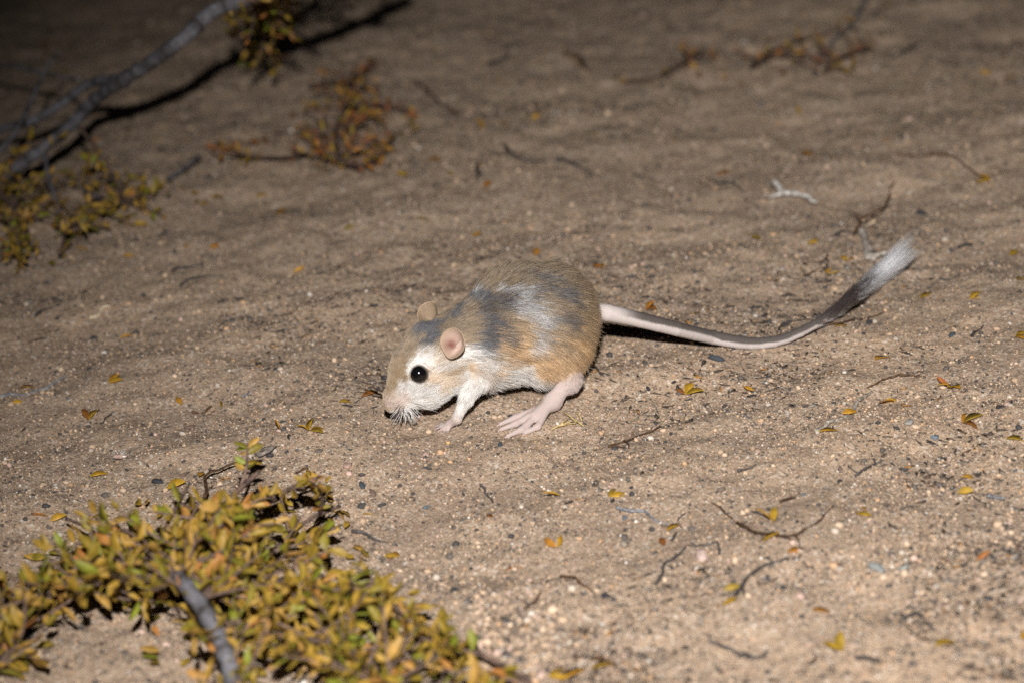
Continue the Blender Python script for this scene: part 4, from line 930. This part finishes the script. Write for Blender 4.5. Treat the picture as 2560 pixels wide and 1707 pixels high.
twig([(2008, 692), (2035, 678), (2055, 660), (2070, 638)], .0008, .0005, BRN*.7, 'short brown twig with a forked foot behind the tail', side=[[(2012, 688), (2002, 668)]])
twig([(1193, 445), (1196, 415), (1212, 403), (1232, 408)], .0013, .0008, DK, 'black hook-shaped twig far behind the animal')
twig([(1258, 362), (1280, 388), (1320, 403), (1362, 402)], .0012, .0008, DK*1.2)
twig([(1390, 402), (1430, 405), (1468, 400)], .0014, .0008, DK, 'forked black twig far behind the animal', side=[[(1420, 405), (1450, 418), (1482, 432)]])
twig([(1042, 208), (1080, 240), (1112, 264), (1150, 285)], .0013, .0009, BRN*.5)
twig([(1705, 160), (1740, 130), (1800, 135)], .0013, .0008, BRN*.5)
twig([(1880, 165), (1945, 122), (2010, 100), (2080, 82), (2150, 78)], .0022, .0010, BRN*.45, 'long dark root on the dim sand at the very back', side=[[(2010, 100), (1960, 150)]])
twig([(2160, -10), (2140, 40), (2110, 85), (2060, 140), (2040, 190)], .0018, .0012, GRY*.5, 'grey green stalk slanting across the dark root at the back')
twig([(2230, 145), (2270, 125), (2310, 105)], .0016, .0010, DK)
twig([(1560, 210), (1620, 200), (1680, 170)], .0014, .0010, BRN*.5)
twig([(1410, 135), (1450, 150), (1470, 175)], .0020, .0014, BRN*.6)
twig([(1225, 160), (1250, 150), (1270, 138)], .0020, .0014, DK)
twig([(2090, 585), (2130, 578)], .0010, .0007, DK); twig([(2390, 620), (2430, 612)], .0013, .0009, DK)
twig([(2060, 815), (2130, 800), (2210, 780)], .0008, .0005, BRN*.5); twig([(1985, 800), (1960, 812), (1945, 828)], .0010, .0006, DK)
twig([(430, 680), (470, 668), (510, 655)], .0010, .0006, DK*1.3); twig([(450, 715), (500, 690), (560, 690)], .0008, .0005, DK)
twig([(225, 792), (250, 778), (275, 768)], .0010, .0006, np.array([.55, .46, .33]), 'short straw-coloured stalk on the dim left-hand sand')
twig([(90, 792), (120, 770), (150, 762)], .0010, .0005, DK); twig([(605, 995), (625, 980), (640, 972)], .0007, .0004, GRY)
twig([(480, 1030), (510, 1028), (528, 1018)], .0010, .0006, BRN*.6); twig([(250, 1058), (262, 1048), (280, 1036)], .0007, .0004, DK)
twig([(510, 1250), (514, 1215), (510, 1188), (545, 1168), (592, 1156)], .0010, .0006, BRN*.55, 'bent dark twig standing up from the leafy branch', lift=.006)
twig([(655, 1275), (700, 1262), (735, 1248), (790, 1240)], .0012, .0007, DK); twig([(880, 1330), (940, 1345), (985, 1352)], .0010, .0006, DK*1.4)
twig([(2470, 1240), (2510, 1248)], .0016, .0010, GRY*.7); twig([(2250, 1550), (2290, 1535), (2330, 1560)], .0011, .0006, DK*1.3); twig([(1480, 1640), (1540, 1660)], .0014, .0009, BRN*.5)
twig([(2140, 1640), (2200, 1655)], .0014, .0009, DK*1.3); twig([(1845, 1180), (1890, 1160)], .0009, .0005, DK*1.4); twig([(1840, 1300), (1780, 1255)], .0007, .0004, BRN*.6); twig([(1950, 1255), (2000, 1230)], .0008, .0005, BRN*.5)
twig([(1300, 1540), (1350, 1480)], .0009, .0006, BRN*.6); twig([(740, 1180), (770, 1172)], .0009, .0006, BRN*.5); twig([(2350, 700), (2400, 690)], .0008, .0005, DK)
# straw wisp by the hind foot: blades splayed from one point
root = tag(link('straw_wisp', None, loc=G(1445, 1058, .0008)), 'little wisp of straw-coloured grass blades beside the long hind foot', 'dry grass'); b0 = G(1445, 1058, .0008)
for x0, y0, x1, y1 in ((1378, 1074, 1432, 1052), (1390, 1066, 1440, 1058), (1412, 1032, 1440, 1055), (1440, 1030, 1455, 1050), (1400, 1064, 1418, 1048), (1424, 1044, 1460, 1065), (1380, 1072, 1415, 1062)):
    P = spline(np.array([G(x0, y0, .001), G((x0+x1)/2, (y0+y1)/2-3, .0025), G(x1, y1, .0015)]), .002); v, f, c = tube(P, np.linspace(.0004, .0003, len(P)), 5, np.tile(np.array([.48, .36, .16]), (len(P), 1))); link('blade', mesh_np('blade', v-b0, f, c), root, mat=M_BARK)

# pebbles and crumbs
def rock_mesh(seed, flat=0.6, rough=0.3, long=1.0):
    rg = np.random.default_rng(seed); v, f = ico(); e = {}; v = list(map(np.array, v)); nf = []
    def midp(a, b):
        k = (min(a, b), max(a, b))
        if k not in e: m = nrm(v[a]+v[b]); v.append(m); e[k] = len(v)-1
        return e[k]
    for a, b, c in f:
        x, y, z = midp(a, b), midp(b, c), midp(c, a); nf += [(a, x, z), (b, y, x), (c, z, y), (x, y, z)]
    v = np.array(v); dirs = rg.normal(size=(7, 3)); dirs /= np.linalg.norm(dirs, axis=1)[:, None]; off = rg.uniform(0.45, 0.9, 7)
    for d, o in zip(dirs, off):
        s = v@d; v = v-np.maximum(s-o, 0)[:, None]*d
    v = v*(1+rough*0.3*(rg.random((len(v), 1))-0.5))*np.array([long, 1, flat]); return v, np.array(nf)
ROCKS = [rock_mesh(i, fl, ro, lo_) for i, (fl, ro, lo_) in enumerate(((.8, .9, 1.2), (.9, .8, 1.0), (.6, 1.1, 1.5), (.85, .8, 1.1), (.75, 1.1, 1.9), (.8, 1.2, 1.3)))]
BLACK = np.array([.033, .033, .037]); SLATE = np.array([.10, .125, .15]); TAN = np.array([.27, .195, .135]); PINKS = np.array([.38, .255, .205]); WHT = np.array([.42, .385, .345]); BRS = np.array([.15, .10, .075])
ME_ROCK = {}
def rock(px, py, r, col, kind=None, label=None, name='pebble', cat='pebble', ang=None):
    k = LR.integers(len(ROCKS)) if kind is None else kind; key = (k, tuple(np.round(col, 3)))
    if key not in ME_ROCK:
        v, f = ROCKS[k]; ME_ROCK[key] = mesh_np(name, v, f, np.tile(np.asarray(col), (len(v), 1))*(0.85+0.3*LR.random((len(v), 1))), smooth=False, mat=M_STONE)
    q = G(px, py, 0); sc = 0.70*r*np.linalg.norm(q-CP)*0.36/2560; p = G(px, py, sc*0.35); o = link(name, ME_ROCK[key], None, p); o.scale = (sc, sc, sc)
    o.rotation_euler = (LR.uniform(-.3, .3), LR.uniform(-.3, .3), LR.uniform(0, 6.28) if ang is None else ang)
    nm = {tuple(BLACK): 'small black pebble lying on the sand', tuple(SLATE): 'small blue grey pebble lying on the sand', tuple(TAN): 'small tan pebble lying on the sand', tuple(PINKS): 'small pink pebble lying on the sand', tuple(WHT): 'small whitish quartz pebble lying on the sand', tuple(BRS): 'small dark brown crumb lying on the sand'}.get(tuple(col))
    tag(o, label or nm.replace('lying on the sand', where(p)), cat, None if label else nm.replace(' lying on the sand', 's on the sand').replace('small ', ''))
for a in ((1250, 1110, 12, SLATE*.35, 1, 'round blue black pebble below the hind toes'), (1136, 1475, 15, BLACK, 3, 'round black pebble on gravel beside the leafy branch'), (1512, 1490, 17, BLACK, 5, 'glossy black oval pebble on the foreground sand'),
          (1790, 895, 17, SLATE*.45, 4, 'long slate blue pebble under the resting tail', 'pebble', 'pebble', -.5), (937, 765, 9, BLACK, 2, 'black seed at the tip of the forked hair-thin twig', 'seed', 'seed'),
          (1120, 1107, 9, np.array([.60, .40, .18]), 3, 'round honey-yellow seed in front of the forepaw', 'seed', 'seed'), (868, 1163, 17, PINKS, 0, 'rounded pink pebble right of the tall leaf sprig'), (1752, 1388, 26, np.array([.46, .34, .30]), 5, 'pale pink knobbly stone under the hooked twig'),
          (1560, 1358, 20, np.array([.26, .22, .17]), 2, 'flat brown pebble on the foreground sand'), (2272, 1055, 16, np.array([.28, .26, .235]), 0, 'pale grey blocky pebble left of the three-leaf cluster'), (2336, 1092, 14, SLATE*1.5, 0, 'blue green pebble below the three-leaf cluster'),
          (2192, 1418, 24, np.array([.21, .215, .205]), 2, 'broad pale grey flat stone on the right foreground sand'), (2258, 1418, 20, np.array([.23, .23, .21]), 0, 'pale grey stone beside the broad flat one'), (905, 1264, 15, DK*1.3, 5, 'dark rough charcoal lump beside the leafy branch', 'charcoal_lump', 'charcoal'),
          (955, 1262, 11, DK*1.5, 2, 'small splintered charcoal piece next to the rough lump', 'charcoal_lump', 'charcoal'), (905, 1212, 12, SLATE*.5, 4, 'dark slate splinter above the brown bark flake', 'rock_splinter', 'stone'), (932, 1232, 14, BRS, 2, 'brown bark flake under the dark slate splinter', 'bark_flake', 'bark'),
          (395, 1203, 14, BLACK, 4, 'black elongated dropping beside an orange leaflet', 'dropping', 'dropping'), (2172, 806, 13, BLACK, 1, 'black pebble right behind the tail brush'), (2380, 837, 12, SLATE*.5, 2, 'dark slate pebble on the sand right of the tail'), (2302, 533, 14, BLACK, 2, 'black pebble on the sand right of the brown stalk'),
          (1520, 592, 6, BLACK, 3, 'tiny black pebble on the sand far behind the rump'), (474, 1068, 14, BRS, 2, 'ragged brown soil crumb in front of the nose', 'soil_crumb', 'soil')):
    rock(*a)
def bark_chip():
    a, b = G(640, 1137, .002), G(690, 1108, .004); d = b-a; n = 9; xs = np.linspace(0, 1, n); v = []; c = []
    up = nrm(np.cross(nrm(d), [0, 1, 0])); up = up if up[2] > 0 else -up; s = nrm(np.cross(up, d))
    for x in xs:
        w = 0.0030*math.sin(math.pi*min(1, 0.12+x*0.95))**.5
        for k in range(7):
            t = k/6*math.pi; v.append(d*x+s*w*math.cos(t)*1.0+up*w*0.7*math.sin(t)*(1+.2*LR.normal()*.5)-up*.001); c.append(np.array([.17, .14, .12])*(0.5+0.9*LR.random()))
    i = np.arange(n-1)[:, None]*7; j = np.arange(6)[None]; f = np.stack([i+j, i+j+1, i+8+j, i+7+j], -1).reshape(-1, 4)
    me = mesh_np('bark_chip', np.array(v), f, np.array(c), mat=M_BARK); o = link('bark_chip', me, None, a); md = o.modifiers.new('t', 'SOLIDIFY'); md.thickness = .0006
    tag(o, 'curled grey bark chip behind the tall leaf sprig', 'bark')
bark_chip()
# downy seed with white bristles
p0 = G(298, 1140, .002); root = tag(link('downy_seed', None, loc=p0), 'fluffy white seed with a pink kernel on the left-hand sand', 'seed')
v, f = ROCKS[4]; link('kernel', mesh_np('kernel', v*.0020, f, np.tile(PINKS*.9, (len(v), 1))), root, mat=M_STONE)
for i in range(26):
    d = nrm(LR.normal(size=3)*np.array([1, .7, .8])+np.array([0, 0, .5])); P = np.array([d*.0012, d*.0026+np.array([0, 0, .0002]), d*.0042]); v, f, c = tube(P, [.00014, .00012, .00006], 4, np.tile(np.array([.75, .72, .68]), (3, 1))); link('bristle', mesh_np('bristle', v, f, c), root, mat=M_BARK)
for i in range(150):
    for _ in range(50):
        px, py = LR.uniform(10, 2550), LR.uniform(160, 1690)
        if not inside(near_region, px, py) and not (930 < px < 1520 and 640 < py < 1100) and not (150 > px and py < 640): break
    col = [BLACK, BLACK, SLATE, TAN, TAN, PINKS, WHT, BRS, BRS, BRS][LR.integers(10)]
    rock(px, py, LR.uniform(4.0, 8.5)*(1.0+0.35*(py > 1150)), col)
